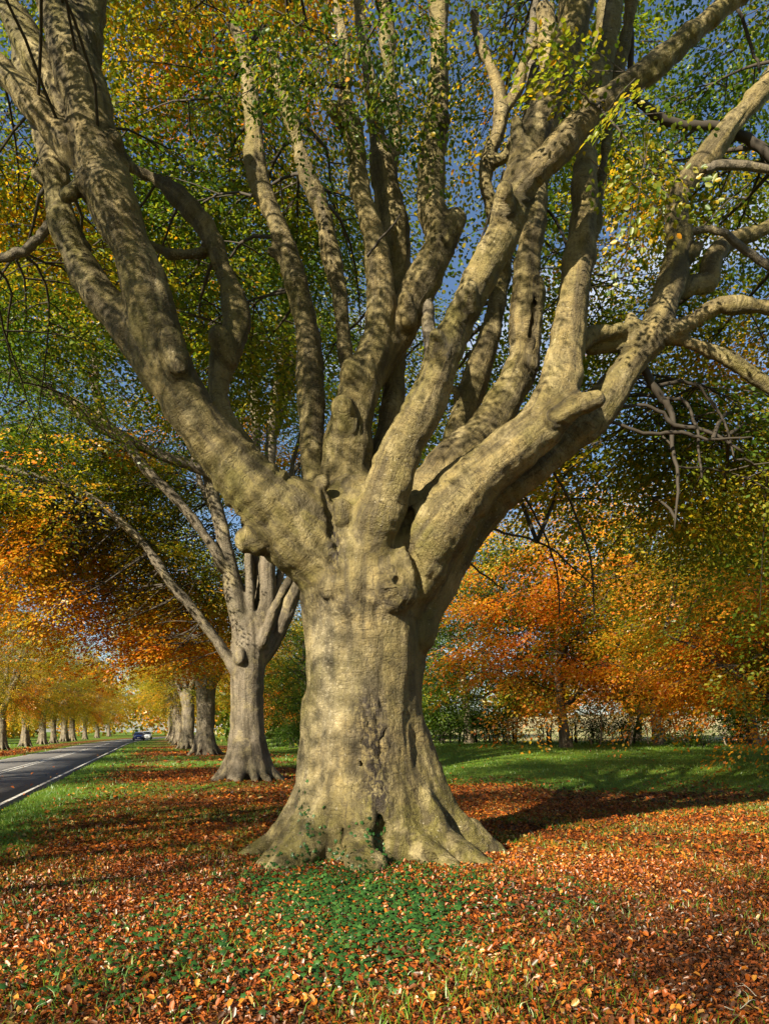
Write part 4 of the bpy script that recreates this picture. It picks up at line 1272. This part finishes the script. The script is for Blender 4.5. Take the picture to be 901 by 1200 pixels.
def build_bush(label, seed, tintf, r=(1.5, 1.1, 1.1), n=120, templates=T_MID, name='hedge_bush', cat='bush', group='bushes of the field hedge', scale=(.55, .9)):
    rng = np.random.default_rng(seed)
    t = thing(name, label, cat, (0, 0, 0), 0, group)
    tb = Tubes(); O, D = [], []
    for k in range(16):
        a = rng.uniform(0, 6.28); q = rng.uniform(.1, .5)
        s = np.array([math.cos(a) * q * r[0], math.sin(a) * q * r[1], -.05])
        e = np.array([math.cos(a) * rng.uniform(.3, 1) * r[0], math.sin(a) * rng.uniform(.3, 1) * r[1], rng.uniform(.9, 2.0) * r[2]])
        Q = bez(s, s * .6 + [0, 0, e[2] * .7], e, 8); Q[1:] += rng.normal(size=(7, 3)) * .04
        tb.add(Q, np.linspace(.03, .006, 8), 5)
        for _ in range(n // 16):
            p = Q[rng.integers(2, 8)] + rng.normal(size=3) * .18
            if p[2] < .05: p[2] = .1
            O.append(p); D.append(rng.normal(size=3) * [1, 1, .4] + [0, 0, .15])
    tag(link('stem', tb.mesh('stem', M_TWIG), t), kind='stuff')
    O = np.array(O); D = unit(np.array(D))
    V, F, T = place_sprays(O, D, templates, rng, False, 0, scale, np.clip(tintf(O), 0, 1))
    tag(link('foliage', leaf_mesh('foliage', [(V, F, T)], M_LEAF), t), kind='stuff')
    return t
dkgreen = lambda O: .08 + .08 * wave(O, 29, .8)
bronze = lambda O: .30 + .30 * wave(O, 30, .7)
b_a = build_bush('dense dark green bush in the hedge just right of the huge trunk', 51, dkgreen, n=300, scale=(.7, 1.1))
b_b = build_bush('thin bronze bush below the rust-coloured tree', 52, bronze, n=80)
def bput(o, px, Y, sc, rz):
    x = (px - CX) / FOC * Y; o.location = (x, Y, float(gz(x, Y)) - .03); o.rotation_euler = (0, 0, rz); o.scale = (sc,) * 3
bput(b_a, 520, 47, 1.25, 0); bput(b_b, 640, 46, 1.0, 1)
def bmore(src, px, Y, sc, label):
    x = (px - CX) / FOC * Y
    return copy_tree(src, (x, Y, float(gz(x, Y)) - .03), k_.uniform(0, 6.28), sc, label, 'bushes of the field hedge')
for src, px, Y, sc, lab in ((b_a, 545, 48, 1.35, 'second dark green bush along from the huge trunk'), (b_a, 575, 47, 1.3, 'dark bush left of the first thin stake'), (b_b, 600, 48, 1.0, 'bronze bush behind the first thin stake'),
        (b_b, 668, 48, 1.1, 'bronze bush round the dark tree trunk'), (b_a, 700, 47, .95, 'low green bush behind the tall pale stake'), (b_a, 738, 46, .9, 'green bush behind the forked dead stem'),
        (b_b, 775, 47, 1.0, 'bronze bush at the foot of the blue-grey trunk'), (b_b, 815, 49, .8, 'sparse bush under the bright gap in the hedge'), (b_a, 868, 48, 1.1, 'green bush near the right edge of the hedge'),
        (b_b, 905, 46, 1.2, 'bronze bush cut by the right edge'), (b_a, 330, 78, 1.5, 'green bush in the gap left of the huge trunk'), (b_a, 345, 70, 1.4, 'green bush touching the left outline of the huge trunk'),
        (b_a, 490, 50, 1.3, 'dark bush half hidden by the huge trunk')):
    bmore(src, px, Y, sc, lab)
br = build_bush('low tangled bramble mound at the foot of the hedge on the right', 53, lambda O: .16 + .16 * wave(O, 33, .5), (2.2, .8, .42), 150, name='bramble', cat='bramble', group=None)
bput(br, 815, 41, 1.0, 0)

# ================================================================== WHAT LIES ON THE GROUND
def ground_at(px, py):
    """ground point seen at a photograph pixel"""
    Y = FOC * EYE / max(py - HY, 3)
    for _ in range(12):
        x = (px - CX) / FOC * Y
        Y = FOC * (EYE - float(gz(x, Y)) - .03) / max(py - HY, 3)
    return (px - CX) / FOC * Y, Y

_gbx, _gby = gx, gy
def ground_z(x, y):
    """height of the ground mesh itself"""
    x = np.asarray(x, float); y = np.asarray(y, float)
    i = np.clip(np.searchsorted(gx, x) - 1, 0, len(gx) - 2); j = np.clip(np.searchsorted(gy, y) - 1, 0, len(gy) - 2)
    u = (x - gx[i]) / (gx[i + 1] - gx[i]); v = (y - gy[j]) / (gy[j + 1] - gy[j])
    return (GZ[i, j] * (1 - u) * (1 - v) + GZ[i + 1, j] * u * (1 - v) + GZ[i, j + 1] * (1 - u) * v + GZ[i + 1, j + 1] * u * v)

def scatter(rng, n, y0, y1, power=1.0, margin=1.25, xlim=None):
    y = y0 + (y1 - y0) * rng.random(n) ** power
    x = (rng.random(n) * 2 - 1) * .5 * y * margin
    return x, y

TREE_FOOT = [(MAIN[0], MAIN[1], 1.0), (SECOND[0], SECOND[1], .75)]
def clear_of_trunks(x, y):
    m = np.ones(len(x), bool)
    for a, b, r in TREE_FOOT: m &= np.hypot(x - a, y - b) > r
    return m

def build_litter():
    rng = np.random.default_rng(61)
    parts = []
    for n, y0, y1, sz, lift in ((76000, 3.4, 9.5, (.030, .054), .022), (60000, 9.5, 17, (.05, .08), .018), (60000, 17, 34, (.075, .12), .015), (26000, 34, 75, (.15, .24), .01)):
        # uniform by area of the visible wedge
        n = int(n * 1.12); y = np.sqrt(rng.random(n) * (y1 ** 2 - y0 ** 2) + y0 ** 2); x = (rng.random(n) * 2 - 1) * (.54 * y + 1.2)
        la = litter_amount(x, y)
        grow_ = fbm(np.stack([x, y, 0 * x], -1) / .55, 2, 91)
        k = (rng.random(n) < np.clip(la * (1.05 + .25 * grow_) + .012, 0, 1)) & clear_of_trunks(x, y)
        x, y = x[k], y[k]; m = len(x)
        P = np.stack([x, y, ground_z(x, y) + .006 + lift * rng.random(m) ** 1.5], -1)
        a = rng.uniform(0, 2 * np.pi, m)
        Nn = unit(np.stack([rng.normal(size=m) * .62, rng.normal(size=m) * .62, np.ones(m)], -1))
        D = np.stack([np.cos(a), np.sin(a), 0 * a], -1); D = unit(D - Nn * (D * Nn).sum(1, keepdims=True))
        S = rng.uniform(*sz, m) * rng.choice([.6, .8, 1.0, 1.15], m)
        cl = rng.uniform(-.25, .75, m)
        hi = y0 < 5
        V, F = leaf_quads(P, D, Nn, S, hi, .54, .7, cl)
        dry = sstep(0, .8, fbm(np.stack([x, y, 0 * x], -1) / 2.3, 2, 95) + .5 * sstep(0, 4, x) * sstep(9, 6, y))
        pt = fbm(np.stack([x, y, 0 * x], -1) / .9, 2, 97)
        T = np.clip(.46 + .14 * pt + rng.normal(size=m) * .25 - .26 * dry, .02, 1)
        parts.append((V, F, np.repeat(T, 2) if hi else T))
        if y0 < 5:      # husks, mast and crumbled leaf between the whole ones
            q = rng.random(m) < .75
            P2 = P[q] + rng.normal(size=(q.sum(), 3)) * [.04, .04, 0]; P2[:, 2] = ground_z(P2[:, 0], P2[:, 1]) + rng.uniform(.012, .034, len(P2))
            N2 = unit(rng.normal(size=P2.shape) * .9 + [0, 0, 1]); D2 = rand_unit(rng, len(P2)); D2 = unit(D2 - N2 * (D2 * N2).sum(1, keepdims=True))
            V2, F2 = leaf_quads(P2, D2, N2, rng.uniform(.012, .030, len(P2)), False, .7, 1.6)
            parts.append((V2, F2, np.clip(.22 + .16 * rng.normal(size=len(P2)), 0, 1)))
    o = link('fallen_leaves', leaf_mesh('fallen_leaves', parts, M_LIT))
    tag(o, 'carpet of orange and brown fallen beech leaves covering the ground round the huge beech', 'leaves', kind='stuff')
build_litter()

def blades(rng, x, y, h, wd, lean=.5, z=None):
    m = len(x)
    z = ground_z(x, y) - .01 if z is None else z
    a = rng.uniform(0, 2 * np.pi, m); b = rng.uniform(0, 2 * np.pi, m)
    base = np.stack([x, y, z], -1)
    d = np.stack([np.cos(a) * wd * .5, np.sin(a) * wd * .5, 0 * a], -1)
    ln = np.stack([np.cos(b), np.sin(b), 0 * b], -1) * (h * lean * rng.uniform(.2, 1.3, m))[:, None]
    mid = base + ln * .35 + np.stack([0 * a, 0 * a, h * .62], -1)
    tip = base + ln + np.stack([0 * a, 0 * a, h * rng.uniform(.75, 1.0, m)], -1)
    V = np.stack([base - d, base + d, mid + d * .75, mid - d * .75, tip], 1).reshape(-1, 3)
    i = np.arange(m)[:, None] * 5
    F = np.concatenate([i + np.array([[0, 1, 2, 3]]), i + np.array([[3, 2, 4, 4]])], 1).reshape(-1, 4)
    return V, F
def blade_mesh(name, parts):
    # quads for the stalks and triangles for the tips, written as one triangle list
    Vs, Fs, Ts, off = [], [], [], 0
    for V, F, T in parts:
        if F is None:
            Vs.append(V); Fs.append(np.arange(len(V)).reshape(-1, 3) + off); Ts.append(T); off += len(V); continue
        q = F[0::2]; r = F[1::2]
        tri = np.stack([q[:, [0, 1, 2]], q[:, [0, 2, 3]], r[:, [0, 1, 2]]], 1).reshape(-1, 3)
        Vs.append(V); Fs.append(tri + off); Ts.append(np.repeat(T, 3)); off += len(V)
    me = np_mesh(name, np.vstack(Vs), np.vstack(Fs), M_GRASS, smooth=False)
    face_attr(me, 'tint', np.concatenate(Ts))
    return me

def build_grass():
    rng = np.random.default_rng(62)
    parts = []
    def put(x, y, h, wd, lean, t0, ts, fine=True):
        k = clear_of_trunks(x, y) & ((x > road_right(y) + .05) | (x < road_right(y) - ROAD_W - .1))
        x, y, h, wd = x[k], y[k], h[k], wd[k]
        V, F = blades(rng, x, y, h, wd, lean)
        if not fine:
            V = V.reshape(-1, 5, 3)[:, [0, 1, 4]].reshape(-1, 3); F = None
        parts.append((V, F, np.clip(t0 + ts * rng.normal(size=len(x)), 0, 1)))
    # tufts through the litter
    for px, py, n, r, hh in ((548, 1160, 150, .22, .17), (575, 1140, 90, .18, .15), (400, 1192, 70, .2, .14), (630, 1175, 70, .2, .16), (530, 1120, 60, .2, .12), (870, 1030, 130, .3, .15), (840, 1015, 80, .3, .13), (735, 1170, 25, .12, .18),
                             (455, 1180, 40, .15, .14), (30, 1180, 60, .2, .15), (330, 1160, 40, .2, .14), (165, 1130, 40, .25, .12), (780, 1000, 60, .35, .14), (690, 960, 60, .5, .12), (300, 985, 90, .5, .13), (885, 1100, 50, .2, .15), (640, 1040, 60, .4, .12), (60, 1100, 40, .3, .11), (480, 1195, 50, .2, .15), (260, 1190, 30, .2, .14)):
        x, y = ground_at(px, py)
        X = x + rng.normal(size=n) * r; Yv = y + rng.normal(size=n) * r * 1.2
        put(X, Yv, rng.uniform(.5, 1.0, n) * hh, rng.uniform(.004, .009, n), .9, .55, .2)
    n = 46000
    y = np.sqrt(rng.random(n) * (16 ** 2 - 3.6 ** 2) + 3.6 ** 2); x = (rng.random(n) * 2 - 1) * .6 * y
    c = fbm(np.stack([x, y, 0 * x], -1) / .7, 2, 66)
    k = c + .32 * sstep(0.5, -3, x) > .10
    put(x[k], y[k], rng.uniform(.05, .12, k.sum()), rng.uniform(.004, .008, k.sum()), .8, .5, .2)
    # verge and lawn
    for n, y0, y1, h, wd in ((90000, 9, 20, (.05, .13), (.006, .012)), (90000, 20, 48, (.07, .15), (.012, .024)), (30000, 48, 110, (.10, .2), (.03, .06))):
        y = np.sqrt(rng.random(n) * (y1 ** 2 - y0 ** 2) + y0 ** 2); x = (rng.random(n) * 2 - 1) * .62 * y
        la = litter_amount(x, y)
        k = rng.random(n) > la * .93
        x, y = x[k], y[k]
        dry = fbm(np.stack([x, y, 0 * x], -1) / 1.3, 2, 67)
        put(x, y, rng.uniform(*h, len(x)), rng.uniform(*wd, len(x)), .8, .45, .22, False)
    o = link('grass', blade_mesh('grass', parts))
    tag(o, 'short bright green grass of the lawn and verge, with tufts poking through the fallen leaves', 'grass', kind='stuff')
build_grass()

def ivy_leaves(P, Nn, S, rng):
    """five-pointed leaves"""
    m = len(P)
    a = rng.uniform(0, 2 * np.pi, m)
    ref = np.where(np.abs(Nn[:, 2:3]) > .8, np.array([[1., 0, 0]]), np.array([[0, 0, 1.]]))
    u = unit(np.cross(Nn, ref)); v = np.cross(Nn, u)
    D = u * np.cos(a)[:, None] + v * np.sin(a)[:, None]; E = np.cross(Nn, D)
    prof = [(-.05, 0), (-.18, .36), (.22, .30), (.30, .52), (.50, .20), (.92, 0), (.50, -.20), (.30, -.52), (.22, -.30), (-.18, -.36)]
    V = [P + Nn * S[:, None] * .08 + D * S[:, None] * .2]
    for q, r in prof: V.append(P + (D * q + E * r) * S[:, None] - Nn * S[:, None] * (.10 * abs(r)))
    V = np.stack(V, 1).reshape(-1, 3)
    i = np.arange(m)[:, None] * 11
    F = np.concatenate([i + np.array([[0, 10, 1, 2]]), i + np.array([[0, 2, 3, 4]]), i + np.array([[0, 4, 5, 6]]), i + np.array([[0, 6, 7, 8]]), i + np.array([[0, 8, 9, 10]])], 1).reshape(-1, 4)
    return V, F
def build_ivy():
    rng = np.random.default_rng(63)
    pts = []
    for px, py, sx, sy, n in ((430, 1062, 64, 28, 2300), (395, 1040, 48, 18, 1300), (470, 1085, 60, 22, 480), (340, 1030, 30, 14, 240), (430, 1120, 60, 22, 260), (300, 1040, 22, 14, 110), (560, 1040, 40, 14, 130), (640, 1060, 40, 14, 150), (370, 1150, 60, 20, 130),
                              (120, 1110, 70, 28, 190), (230, 1085, 50, 24, 260), (60, 1150, 60, 30, 120), (260, 1130, 60, 25, 140), (150, 1160, 90, 25, 90), (60, 1060, 50, 25, 80), (520, 1060, 30, 16, 160)):
        for _ in range(n):
            q = (px + rng.normal() * sx, py + rng.normal() * sy)
            if q[1] < 1000: continue
            x, y = ground_at(*q)
            pts.append((x, y))
    pts = np.array(pts); pts = pts[clear_of_trunks(pts[:, 0], pts[:, 1])]
    m = len(pts)
    P = np.stack([pts[:, 0], pts[:, 1], ground_z(pts[:, 0], pts[:, 1]) + rng.uniform(.02, .06, m)], -1)
    Nn = unit(np.stack([rng.normal(size=m) * .35, -.25 + rng.normal(size=m) * .35, np.ones(m)], -1))
    V, F = ivy_leaves(P, Nn, rng.uniform(.032, .060, m), rng)
    T = np.clip(.45 + .22 * rng.normal(size=m), 0, 1)
    o = link('ivy_patch', leaf_mesh('ivy_patch', [(V, F, np.repeat(T, 5))], M_IVY))
    tag(o, 'dark green ivy creeping over the leaf litter in front of the huge beech', 'ivy', kind='stuff')
    # ivy climbing on the foot of the trunk
    me = [c for c in main_tree.children if c.name.startswith('trunk')][0].data
    n = len(me.vertices); co = np.empty(n * 3); me.vertices.foreach_get('co', co); co = co.reshape(-1, 3) + MB
    no = np.empty(n * 3); me.vertices.foreach_get('normal', no); no = no.reshape(-1, 3)
    px = CX + FOC * co[:, 0] / co[:, 1]; py = HY - FOC * (co[:, 2] - EYE) / co[:, 1]
    fr = no[:, 1] < -.1
    wgt = 0
    for a, b, sx, sy, q in ((372, 985, 14, 22, 1), (358, 955, 7, 25, .7), (352, 1005, 14, 10, 1), (395, 1003, 14, 9, 1), (418, 1010, 16, 14, .9), (436, 980, 10, 22, .8), (330, 1005, 14, 10, .7), (448, 1005, 8, 14, .8), (412, 985, 7, 16, .5), (480, 1015, 18, 7, .6)):
        wgt = wgt + q * np.exp(-((px - a) / sx) ** 2 - ((py - b) / sy) ** 2)
    pick = np.where(fr & (rng.random(n) < wgt * .22))[0]
    V, F = ivy_leaves(co[pick] + no[pick] * .012, unit(no[pick] + rng.normal(size=(len(pick), 3)) * .3), rng.uniform(.03, .055, len(pick)), rng)
    o = link('climbing_ivy', leaf_mesh('climbing_ivy', [(V, F, np.repeat(np.clip(.5 + .25 * rng.normal(size=len(pick)), 0, 1), 5))], M_IVY))
    tag(o, 'small ivy shoots climbing the roots and hollow at the foot of the huge beech', 'ivy', kind='stuff')
build_ivy()

def build_single_leaves():
    rng = np.random.default_rng(64)
    meshes = []
    for k in range(10):
        P = np.zeros((1, 3)); D = np.array([[1., 0, 0]]); Nn = np.array([[0, 0, 1.]])
        V, F = leaf_quads(P, D, Nn, np.array([1.0]), True, .66, .35 + .07 * k, np.array([-.05 + .06 * k]))
        # finer outline: split every blade half once
        me = np_mesh('fallen_leaf', V, F, M_LIT)
        face_attr(me, 'tint', np.full(2, .40 + .06 * k)); meshes.append(me)
    for i in range(300):
        px = rng.uniform(5, 896); py = 1195 - 150 * rng.random() ** 1.6
        x, y = ground_at(px, py)
        o = link('fallen_leaf', meshes[i % 10])
        o.location = (x, y, float(ground_z(x, y)) + rng.uniform(.026, .042))
        o.rotation_euler = (rng.normal() * .35, rng.normal() * .35, rng.uniform(0, 6.28))
        s = rng.uniform(.046, .062); o.scale = (s, s, s)
        tag(o, 'loose copper beech leaf lying on top of the litter nearest the viewer', 'fallen leaf', 'single fallen leaves at the front')
build_single_leaves()

def ground_twig(px, py, length, ang, r, label, mat, bend=.2):
    x, y = ground_at(px, py)
    t = np.linspace(-.5, .5, 9)
    a = math.radians(ang)
    P = np.stack([x + t * length * math.cos(a) - bend * length * (t * t) * math.sin(a), y + t * length * math.sin(a) + bend * length * t * t * math.cos(a), 0 * t], -1)
    P[:, 2] = ground_z(P[:, 0], P[:, 1]) + .035 + .02 * np.sin(t * 7)
    b = np.array([x, y, float(ground_z(x, y))])
    tb = Tubes(); tb.add(P - b, np.linspace(r, r * .45, 9), 6)
    i = 5; q = P[i] - b
    tb.add(np.array([q, q + [.07 * length * 2 * math.cos(a + .7), .14 * length * math.sin(a + .7), .02], q + [.2 * length * math.cos(a + .6), .2 * length * math.sin(a + .6), .015]]), np.array([r * .5, r * .4, r * .2]), 5)
    o = link('fallen_twig', tb.mesh('fallen_twig', mat)); o.location = b
    tag(o, label, 'twig', 'twigs lying in the leaves')
M_PALE = simple_mat('bleached_twig', (.40, .35, .27), .8)
ground_twig(872, 1185, .26, 25, .004, 'thin bleached twig in the bottom right corner', M_PALE, .35)
ground_twig(880, 1168, .22, 110, .003, 'thin pale twig standing off the litter above the bleached one', M_PALE, .2)
ground_twig(665, 1067, .36, 125, .006, 'straight brown twig in the shaded litter right of the ivy', M_TWIG, .1)
ground_twig(690, 1060, .34, 122, .005, 'second straight twig just beside the brown one in the shade', M_TWIG, .05)
ground_twig(770, 1082, .26, 20, .006, 'short twig among dark leaves in the right foreground', M_TWIG, .2)
ground_twig(745, 1140, .22, 60, .005, 'small twig below the short one in the right foreground', M_TWIG, .2)
ground_twig(345, 1025, .30, 150, .007, 'twig caught in the ivy at the left root of the huge beech', M_TWIG, .3)
ground_twig(270, 1190, .12, 80, .010, 'stubby pale twig at the bottom edge left of centre', M_PALE, .2)

# ================================================================== HEDGE STAKES, CARS, DISTANCE
M_STAKE = simple_mat('weathered_stake', (.24, .19, .13), .85, 0, .35, 14)
def stake(px, py0, py1, Y, r, label, leanpx=0, fork=None, name='fence_stake', cat='stake'):
    b = W(px, py1, Y); zt = W(px + leanpx, py0, Y)
    b[2] = float(gz(b[0], Y)) - .1
    rng = np.random.default_rng(int(px))
    n = 8; P = b + (zt - b) * np.linspace(0, 1, n)[:, None] + np.r_[[[0, 0, 0]], rng.normal(size=(n - 1, 3)) * .02]
    t = thing(name, label, cat, tuple(b), 0, 'stakes and dead stems by the hedge')
    tb = Tubes(); tb.add(P - b, np.linspace(r, r * .7, n), 7)
    link('post', tb.mesh('post', M_STAKE), t)
    if fork:
        for dx, dy in fork:
            e = W(px + leanpx + dx, py0 + dy, Y); s = P[4]
            tb = Tubes(); tb.add(bez(s, (s + e) / 2 + [0, 0, -.05], e, 6) - b, np.linspace(r * .7, r * .35, 6), 6)
            link('side_shoot', tb.mesh('side_shoot', M_STAKE), t)
stake(595, 843, 870, 44.5, .045, 'first thin stake in front of the dark bushes, nearest the huge trunk')
stake(693, 860, 873, 44, .05, 'short leaning stub left of the tall pale stake', -4)
stake(703, 836, 870, 44.5, .055, 'tall pale upright stake left of the forked dead stem', 2)
stake(718, 851, 865, 44, .05, 'short stake between the tall pale stake and the forked stem', -2)
stake(738, 846, 866, 44.5, .075, 'forked dead stem leaning right in front of the hedge', 4, [(-1, -8), (-14, 18)], 'dead_stem', 'dead stem')
stake(760, 849, 865, 44, .05, 'leaning stake just left of the blue-grey trunk', -4)
stake(775, 853, 867, 43.5, .05, 'stake right of the foot of the blue-grey trunk', 2)
stake(801, 833, 862, 44.5, .05, 'pale upright stake under the bright gap in the hedge', 0)
stake(851, 858, 877, 43, .05, 'leaning dead stem at the right end of the bramble mound', -5, [(8, -18)], 'dead_stem', 'dead stem')

def box(lo, hi, bev=.0):
    lo, hi = np.array(lo, float), np.array(hi, float)
    V = np.array([[lo[0], lo[1], lo[2]], [hi[0], lo[1], lo[2]], [hi[0], hi[1], lo[2]], [lo[0], hi[1], lo[2]], [lo[0], lo[1], hi[2]], [hi[0], lo[1], hi[2]], [hi[0], hi[1], hi[2]], [lo[0], hi[1], hi[2]]])
    F = np.array([[0, 3, 2, 1], [4, 5, 6, 7], [0, 1, 5, 4], [1, 2, 6, 5], [2, 3, 7, 6], [3, 0, 4, 7]])
    return V, F
def car_paint(name, col):
    N = NT(name); p = N.n('BsdfPrincipled'); p.inputs['Roughness'].default_value = .28; p.inputs['Metallic'].default_value = .2
    p.inputs['Coat Weight'].default_value = .6
    tc = N.n('TexCoord').outputs['Object']; c = N.mix(N.noise(tc, 3, 4), col, tuple(x * .85 for x in col)); N.l(c, p.inputs['Base Color'])
    N.l(p.outputs[0], N.out.inputs['Surface']); return N.m
M_GLASS = simple_mat('dark_car_glass', (.02, .025, .03), .08)
M_TYRE = simple_mat('tyre_rubber', (.02, .02, .02), .8)
M_LAMP = simple_mat('headlamp_glass', (.75, .75, .72), .1, .3)
M_PLATE = simple_mat('number_plate_white', (.75, .75, .72), .5)
M_BLACK = simple_mat('grille_black', (.015, .015, .017), .5)
def build_car(paint, label, x, y, rz, tall=1.45):
    """front of the car faces -Y; built at the origin on its wheels"""
    t = thing('car', label, 'car', (x, y, float(gz(x, y)) + .03), rz, 'cars coming along the road')
    wid = .88
    # loft of body cross-sections along the car: y, half width, sill, shoulder, roof half width, roof height
    secs = [(-2.05, .62, .34, .60, .55, .64), (-1.98, .80, .26, .70, .70, .74), (-1.5, wid, .22, .84, .74, .90), (-.95, wid, .22, .92, .76, .98), (-.30, wid, .22, .95, .64, tall - .06),
            (.30, wid, .22, .96, .64, tall), (1.0, wid, .22, .97, .62, tall - .04), (1.65, wid, .24, .97, .62, 1.12), (1.95, .80, .30, .90, .66, .98), (2.02, .66, .40, .75, .55, .80)]
    V = []
    for yy, hw, sl, sh, rw, rh in secs:
        ring = [(-hw * .92, sl), (-hw, (sl + sh) / 2), (-hw * .97, sh), (-rw, rh - .05), (-rw * .8, rh), (rw * .8, rh), (rw, rh - .05), (hw * .97, sh), (hw, (sl + sh) / 2), (hw * .92, sl)]
        V += [(a, yy, b) for a, b in ring]
    V = np.array(V); k = 10; n = len(secs)
    i = np.arange(n - 1)[:, None] * k; j = np.arange(k)[None]
    F = np.stack([i + j, i + (j + 1) % k, i + k + (j + 1) % k, i + k + j], -1).reshape(-1, 4)
    caps = [[0, 9, 8, 1], [1, 8, 7, 2], [2, 7, 6, 3], [3, 6, 5, 4]]
    F = np.vstack([F, np.array(caps), np.array(caps)[:, ::-1] + (n - 1) * k])
    body = link('body', np_mesh('body', V, F, paint, smooth=False), t)
    def quad(name, pts, mat, par, off):
        P = np.array(pts, float); nn = np.cross(P[1] - P[0], P[2] - P[0]); nn = nn / np.linalg.norm(nn)
        VV = np.vstack([P - nn * .01, P + nn * off]); FF = np.array([[3, 2, 1, 0], [4, 5, 6, 7], [0, 1, 5, 4], [1, 2, 6, 5], [2, 3, 7, 6], [3, 0, 4, 7]])
        return link(name, np_mesh(name, VV, FF, mat, smooth=False), par)
    quad('windscreen', [(-.68, -.90, .99), (.68, -.90, .99), (.56, -.34, tall - .12), (-.56, -.34, tall - .12)], M_GLASS, t, .03)
    for s in (-1, 1):
        p = [(s * .86, -.75, 1.0), (s * .86, 1.3, 1.02), (s * .66, 1.0, tall - .12), (s * .66, -.25, tall - .12)]
        quad('side_window', p if s > 0 else p[::-1], M_GLASS, t, .03)
        h = quad('headlight', [(s * .44, -1.995, .60), (s * .76, -1.955, .60), (s * .78, -1.90, .76), (s * .46, -1.96, .74)] if s > 0 else [(s * .76, -1.955, .60), (s * .44, -1.995, .60), (s * .46, -1.96, .74), (s * .78, -1.90, .76)], M_LAMP, t, .05)
        m = link('door_mirror', np_mesh('door_mirror', *box((s * .98 - .09, -.75, .93), (s * .98 + .09, -.62, 1.07)), paint, smooth=False), t)
    quad('number_plate', [(-.26, -2.05, .40), (.26, -2.05, .40), (.26, -2.05, .51), (-.26, -2.05, .51)], M_PLATE, t, .03)
    quad('grille', [(-.36, -2.045, .54), (.36, -2.045, .54), (.34, -2.045, .62), (-.34, -2.045, .62)], M_BLACK, t, .02)
    for sx in (-1, 1):
        for yy in (-1.3, 1.3):
            tb = Tubes(); tb.add(np.array([[sx * .70, yy, .31], [sx * .72, yy, .31], [sx * .90, yy, .31], [sx * .92, yy, .31]]), np.array([.25, .31, .31, .26]), 18)
            wh = link('wheel', tb.mesh('wheel', M_TYRE), t)
            tb = Tubes(); tb.add(np.array([[sx * .90, yy, .31], [sx * .935, yy, .31]]), np.array([.19, .17]), 14)
            link('rim', tb.mesh('rim', M_LAMP), wh)
    return t
cy = 132.0
build_car(car_paint('blue_car_paint', (.015, .035, .22)), 'dark blue car coming towards the viewer at the far end of the road', float((163 - CX) / FOC * cy), cy, .29)
cy = 146.0
build_car(car_paint('silver_car_paint', (.62, .64, .66)), 'pale silver car following the dark blue one, partly hidden behind it', float((172 - CX) / FOC * cy), cy, .27, 1.6)

def build_woods():
    """far woods beyond the hedge, at the crest and across the fields: masses of foliage"""
    rng = np.random.default_rng(71)
    def mass(name, label, blobs, tintf, nleaf, size):
        parts = []
        for (x, y, h, r) in blobs:
            n = nleaf
            u = rand_unit(rng, n) * (rng.random((n, 1)) ** .35)
            lump = 1 + .25 * vnoise(u * 2.3 + x, 7)[:, None]
            P = np.array([x, y, float(gz(x, y)) + h * .52]) + u * np.array([r, r, h * .55]) * lump
            P[:, 2] = np.maximum(P[:, 2], gz(P[:, 0], P[:, 1]) + .1)
            D = rand_unit(rng, n); Nn = unit(rng.normal(size=(n, 3)) + [0, -.3, .6]); Nn = unit(Nn - D * (D * Nn).sum(1, keepdims=True))
            V, F = leaf_quads(P, D, Nn, rng.uniform(.7, 1.3, n) * size, False, .75)
            parts.append((V, F, np.clip(tintf(P) + .09 * rng.normal(size=n), 0, 1)))
        o = link(name, leaf_mesh(name, parts, M_LEAF)); tag(o, label, 'woodland', kind='stuff')
    B = []
    for k in range(34):
        x = rng.uniform(25, 190); y = 165 + .25 * x + rng.uniform(-12, 25); B.append((x, y, rng.uniform(6, 12), rng.uniform(5, 9)))
    mass('far_woodland', 'far wood along the top of the field, seen through the hedge on the right', B, lambda P: .34 + .2 * wave(P, 41, 14), 560, 1.3)
    B = []
    for k in range(26):
        y = rng.uniform(240, 330); x = float(road_right(y)) * .9 + rng.uniform(-60, 60) - 8; B.append((x, y, rng.uniform(17, 27), rng.uniform(8, 12)))
    for k in range(24):
        y = rng.uniform(75, 230); x = float(road_right(min(y, 90))) - .301 * max(0, y - 90) - ROAD_W - rng.uniform(24, 46); B.append((x, y, rng.uniform(6, 13), rng.uniform(5, 8)))
    mass('golden_woodland', 'golden autumn wood closing the far end of the avenue and beyond its left row', B, lambda P: .48 + .12 * wave(P, 42, 12), 700, 1.25)
    B = []
    for k in range(16):
        y = rng.uniform(105, 200); x = -.287 * y + rng.uniform(10, 40); B.append((x, y, rng.uniform(6, 12), rng.uniform(5, 8)))
    mass('field_edge_woodland', 'green and yellow trees far behind the right-hand row of beeches', B, lambda P: .36 + .16 * wave(P, 43, 10), 900, .9)
build_woods()
